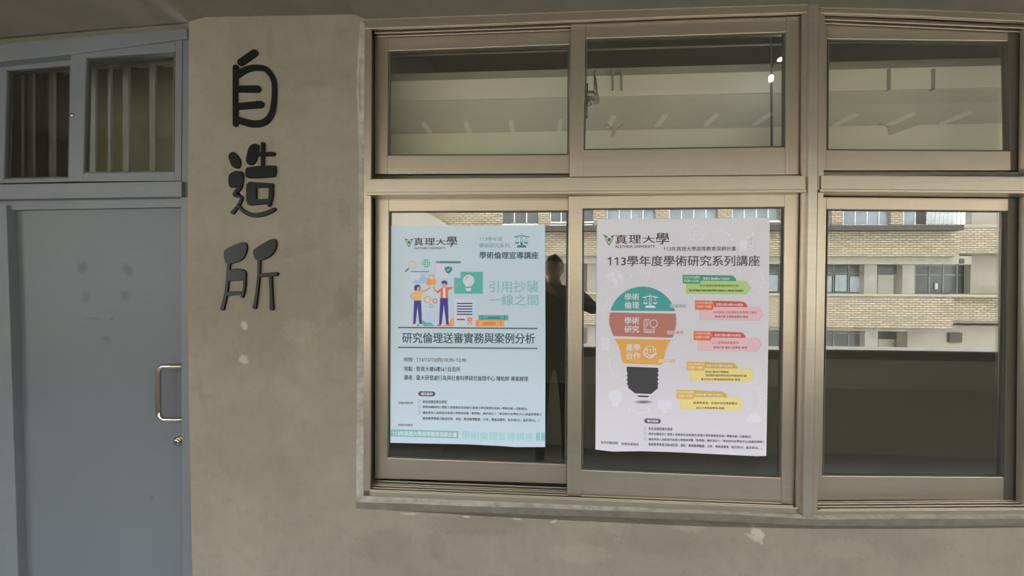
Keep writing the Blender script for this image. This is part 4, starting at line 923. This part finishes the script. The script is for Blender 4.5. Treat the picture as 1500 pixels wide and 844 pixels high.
# top row: brick piers with white framed windows between them
piers = [(330, 735), (790, 806), (870, 889), (960, 980), (1052, 1072), (1143, 1161), (1220, 1236), (1307, 1324)]
for a, b in piers: bpart('brick_pier', M['brick'], (a, 250, b, 333), depth=.35)
def window(x0, y0, x1, y1, Y, n, fm, pm, rows=1, t=1.5):
    bm = bmesh.new(); fr = []
    for k in range(n+1):
        x = lerp(x0, x1, k/n); rrect(bm, x-t/2, y0, x+t/2, y1, Y, .08)
    for k in range(rows+1):
        y = y0 if k == 0 else y1 if k == rows else lerp(y0, y1, .33); rrect(bm, x0, y-t/2, x1, y+t/2, Y, .08)
    w = link_mesh('window', bm, fm, bld)
    bm = bmesh.new(); rrect(bm, x0, y0, x1, y1, Y-.03, .03); link_mesh('pane', bm, pm, w)
for (a, b), (c, d) in zip(piers, piers[1:]):
    n = 4 if c-b > 60 else 3
    window(b+.5, 300, c-.5, 328 if c < 1200 else 330, FD-.12, n, M['white_frame'], M['pane_dark'] if c < 900 else M['pane_blue'])
bpart('sill', M['white_frame'], (806, 324.5, 870, 327), (889, 326.5, 960, 328.5), (980, 326.5, 1052, 328.5), (1072, 323, 1143, 326), Y=FD+.05, depth=.2)
window(1325, 305, 1342, 331, FD-.2, 1, M['white_frame'], M['pane_blue'])
bpart('recess_wall', M['slab_far'], (1342, 300, 1360, 333), Y=FD-.9)
bm = bmesh.new()
for k in range(9): x = lerp(1360, 1410, k/8); rrect(bm, x-.5, 309, x+.5, 331, FD-.6, .04)
for y in (310, 315, 320, 325, 330): rrect(bm, 1358, y-.5, 1411, y+.5, FD-.56, .04)
link_mesh('window_grille', bm, M['white_frame'], bld)
bpart('pale_window', M['pane_pale'], (1358, 308, 1400, 332), Y=FD-.9, depth=.05)
# gallery rows
for x0, x1 in ((1080, 1162), (1178, 1266), (950, 1040), (700, 790)):
    window(x0, 386, x1, 430, GY+.06, 4, M['grey_frame'], M['pane_dark'], 2, 1.8)
    bm = bmesh.new()
    w_ = (x1-x0)/4
    for k, (ya, yb) in enumerate(((404, 428), (403, 427), (405, 428))): rrect(bm, x0+w_*k+w_*1.1, ya, x0+w_*(k+2)-w_*.1+(-.6), yb, GY+.075, .012)
    link_mesh('curtain', bm, M['pane_pale'], bld)
    window(x0, 476, x1, 512, GY+.06, 4, M['grey_frame'], M['pane_dark'], 2, 1.8)
for a, b in ((1267, 1286), (1323, 1341), (1052, 1070), (860, 874)):
    bpart('column', M['column_far'], (a, 386, b, 431), (a, 478, b, 620), Y=GY+.35, depth=.35)
bpart('door', M['column_far'], (1287.5, 403, 1310, 431), Y=GY+.06, depth=.06)
bpart('door', M['column_far'], (1288, 497, 1311, 520), Y=GY+.06, depth=.06)
bpart('door_light', M['pane_dark'], (1287, 386, 1314, 402), (1287, 478, 1314, 497), Y=GY+.06, depth=.06)
bpart('notice', M['white_frame'], (1273, 403, 1282, 413), Y=GY+.37, depth=.02)
window(1342, 389, 1424, 431, GY+.3, 4, M['grey_frame'], M['pane_dark'], 2, 1.6)
bpart('notice', M['white_frame'], (1371, 415, 1375, 424), Y=GY+.33, depth=.02)
bpart('conduit_box', M['slab_far'], (1407, 379, 1414, 386), Y=FD-.28, depth=.1)
bm = bmesh.new()
ring = [RFL(*p, FD+.9) for p in ((535, 270), (603, 290), (621, 309), (656, 329.5), (720, 366), (720, 440), (535, 440))]
solid(bm, ring, [Vector((p.x, FD+.2, p.z)) for p in ring]); link_mesh('stair_flank', bm, M['plaster_far'], bld)
bm = bmesh.new(); box(bm, (-30, -40, -9.2), (35, -2.3, -9.0)); tag(link_mesh('ground', bm, M['concrete']), kind='structure')

# ------------------------------------------------------------------ small glowing pieces added for reflections
M['glare'] = mat('glare_glow', (1, 1, 1), .4, emit=(.93, .96, 1.0), estr=14.0)
pl = tag(empty('reflected_glare', W(1131, 215, .12)), 'stand-in for reflected lamp on a dark rod behind an upper pane', 'glare')
ly = .12
bm = bmesh.new(); tube(bm, [W(1129.5, 30, ly), W(1130, 125, ly)], .0028, 8); tube(bm, [W(1130, 125, ly), W(1131, 262, ly)], .0042, 8); link_mesh('rod', bm, mat('dark_glare_rod', (.12, .13, .12), .5), pl)  # rod added as part of the glare stand-in
c = W(1129.5, 115, ly)
bm = bmesh.new(); bmesh.ops.create_uvsphere(bm, u_segments=16, v_segments=12, radius=.0085)
for v in bm.verts: v.co.z *= 1.7; v.co += c
link_mesh('bulb', bm, M['glare'], pl, smooth=True)  # glowing bulbs stand in for two bright spots reflected in the glass
c = W(1143.5, 87, ly)
bm = bmesh.new(); bmesh.ops.create_uvsphere(bm, u_segments=14, v_segments=10, radius=.007)
for v in bm.verts: v.co.x *= 1.7; v.co.z += v.co.x*.2; v.co += c
s2 = link_mesh('bulb', bm, M['glare'], pl, smooth=True)  # second glowing stand-in for a reflected bright spot
bm = bmesh.new(); tube(bm, [W(1130, 100, ly), W(1136, 88, ly), W(1143, 87, ly)], .0018, 8); link_mesh('glare_arm', bm, M['black'], pl)
# slim battens added, faintly glowing, for the pale streaks in the upper panes
proto = None
for px in (625, 685, 750, 820, 893, 965, 1037, 1112, 1238, 1320, 1400):
    p = RFL(px, 187, -2.02); 
    if proto is None:
        bm = bmesh.new(); box(bm, (-.022, -.11, -.012), (.022, .11, .012)); bmesh.ops.bevel(bm, geom=bm.edges[:], offset=.004, segments=2, affect='EDGES')
        proto = o = link_mesh('streak_batten', bm, mat('streak_white', (.9, .9, .86), .4, emit=(1, .97, .88), estr=.12))
    else:
        o = proto.copy(); COL.objects.link(o)
    o.location = (p.x, -1.98, 2.94-.024)
    tag(o, 'slim added batten under the soffit, for a pale streak in the upper panes', 'light', 'added battens under the corridor soffit')

# ------------------------------------------------------------------ the photographer, mirrored between the posters
def skin_mesh(verts, edges, root, sub=2):
    me = bpy.data.meshes.new('body'); me.from_pydata([v[0] for v in verts], edges, []); ob = bpy.data.objects.new('body', me); COL.objects.link(ob)
    ob.modifiers.new('skin', 'SKIN').use_smooth_shade = True
    sv = me.skin_vertices[0].data
    for i, v in enumerate(verts): sv[i].radius = v[1] if isinstance(v[1], tuple) else (v[1], v[1]); sv[i].use_root = (i == root)
    s = ob.modifiers.new('sub', 'SUBSURF'); s.levels = sub; s.render_levels = sub
    dg = bpy.context.evaluated_depsgraph_get(); out = bpy.data.meshes.new_from_object(ob.evaluated_get(dg))
    bpy.data.objects.remove(ob); return out
PX, PYY = .19, -1.76
V, Ed = [], []
def sv(x, y, z, r, link=None):
    if z < 1.3: z -= .15*(1-z/1.3)
    V.append(((x, y, z), r))
    if link is not None: Ed.append((link, len(V)-1))
    return len(V)-1
hip = sv(PX, PYY, .92, (.155, .115)); waist = sv(PX, PYY, 1.08, (.145, .11), hip); chest = sv(PX, PYY, 1.28, (.165, .12), waist); nb = sv(PX, PYY+.01, 1.41, (.085, .075), chest)
nk = sv(PX-.01, PYY+.03, 1.485, .055, nb); hd = sv(PX-.01, PYY+.045, 1.54, .06, nk)
for sx in (-1, 1):
    th = sv(PX+sx*.095, PYY, .80, .088, hip); kn = sv(PX+sx*.11, PYY+.015, .48, .062, th); an = sv(PX+sx*.12, PYY-.02, .10, .045, kn); he = sv(PX+sx*.12, PYY, .052, .046, an); to = sv(PX+sx*.135, PYY+.17, .04, (.045, .034), he)
for sx, el, wr in ((1, (.515, -1.60, 1.235), (.118, -1.468, 1.405)), (-1, (-.13, -1.62, 1.20), (-.118, -1.468, 1.395))):
    sh = sv(PX+sx*.175, PYY, 1.375, .07, chest); e_ = sv(*el, .05, sh); w_ = sv(*wr, .030, e_)
    hx = .100*sx; pm = sv(hx+.012*sx, -1.452, 1.432, (.020, .030), w_); pk = sv(hx, -1.440, 1.452, (.018, .028), pm)
    for k, (dz_, ln) in enumerate(((.030, .9), (.012, 1.0), (-.006, .95), (-.022, .8))):
        a1 = sv(hx-.004*sx, -1.430, 1.458+dz_, .0085, pk); b1 = sv(hx-.014*sx*ln, -1.411, 1.460+dz_, .0078, a1); c1 = sv(hx-.030*sx*ln, -1.4085, 1.460+dz_, .0065, b1)
    t1 = sv(hx-.006*sx, -1.447, 1.475, .010, pm); t2 = sv(hx-.026*sx, -1.438, 1.482, .0085, t1)
bmesh_src = skin_mesh(V, Ed, hip)
bm = bmesh.new(); bm.from_mesh(bmesh_src)
hc = Vector((PX-.01, PYY+.06, 1.575))
# head: egg shape with brow, nose, mouth, chin and ears on the same surface
hb = bmesh.new(); bmesh.ops.create_uvsphere(hb, u_segments=32, v_segments=24, radius=1.0)
for v in hb.verts:
    x, y, z = v.co; w_ = .076*(1-.18*max(0, -z)); d_ = .095
    nx, ny, nz = x*w_, y*d_, z*.115
    if y > .2:
        ny += .020*math.exp(-((x/.16)**2+((z+.18)/.20)**2))*1.2
        ny -= .008*(math.exp(-(((abs(x)-.36)/.16)**2+((z-.05)/.12)**2)))
        ny += .006*math.exp(-((x/.3)**2+((z+.52)/.06)**2)) + .006*math.exp(-((x/.3)**2+((z+.62)/.06)**2)) + .008*math.exp(-((x/.3)**2+((z+.86)/.12)**2))
    nx += math.copysign(.014, x)*math.exp(-(((abs(x)-1.0)/.12)**2+((z+.1)/.22)**2+((y+.05)/.22)**2))
    v.co = hc + Vector((nx, ny, nz))
me_h = bpy.data.meshes.new('h'); hb.to_mesh(me_h); hb.free(); bm.from_mesh(me_h)
for f in bm.faces:
    f.smooth = True; z = f.calc_center_median().z; y = f.calc_center_median().y
    f.material_index = 0 if (z > 1.455 and y < -1.52) or y > -1.462 else 1 if z > .86 else 2 if z > -.06 else 3
mats = [mat('skin', (.45, .28, .2), .5), mat('black_jacket', (.018, .018, .02), .8), mat('dark_trousers', (.022, .023, .028), .8), mat('dark_shoe', (.015, .015, .015), .5)]
person = link_mesh('person', bm, mats, recalc=False)
tag(person, 'person in black holding up a phone, mirrored between the posters', 'person')
bm = bmesh.new(); bmesh.ops.create_uvsphere(bm, u_segments=28, v_segments=18, radius=1.0)
bmesh.ops.delete(bm, geom=[v for v in bm.verts if v.co.z < (.42 if v.co.y > .1 else -.25)], context='VERTS')
for v in bm.verts: x, y, z = v.co; k = 1+.03*math.sin(9*x+4*y); v.co = hc + Vector((x*.084*k, y*.104*k - .004, z*.128*k))
hair = link_mesh('hair', bm, mat('black_hair', (.012, .011, .011), .5), person, smooth=True, recalc=False)
sm = hair.modifiers.new('thick', 'SOLIDIFY'); sm.thickness = .008
bm = bmesh.new()
for sx in (-1, 1):
    c = hc + Vector((sx*.034, .098, .004)); tube(bm, [c+Vector((.026*math.cos(t), 0, .018*math.sin(t))) for t in [2*math.pi*k/20 for k in range(21)]], .0018, 6)
    tube(bm, [c+Vector((sx*.026, 0, .004)), hc+Vector((sx*.078, .06, .006)), hc+Vector((sx*.082, -.01, .002))], .0016, 6)
tube(bm, [hc+Vector((-.008, .1, .006)), hc+Vector((.008, .1, .006))], .0016, 6)
link_mesh('glasses', bm, M['steel'], person)
ph = bmesh.new(); box(ph, (-.078, -1.4245, 1.412), (.078, -1.4165, 1.488)); bmesh.ops.bevel(ph, geom=ph.edges[:], offset=.003, segments=2, affect='EDGES')
phone = tag(link_mesh('smartphone', ph, M['black']), 'black phone held up by the mirrored person', 'phone')
bm = bmesh.new(); tube(bm, [Vector((0, -1.4165, 1.45)), Vector((0, -1.4145, 1.45))], .008, 18); link_mesh('lens', bm, M['black_gloss'], phone)
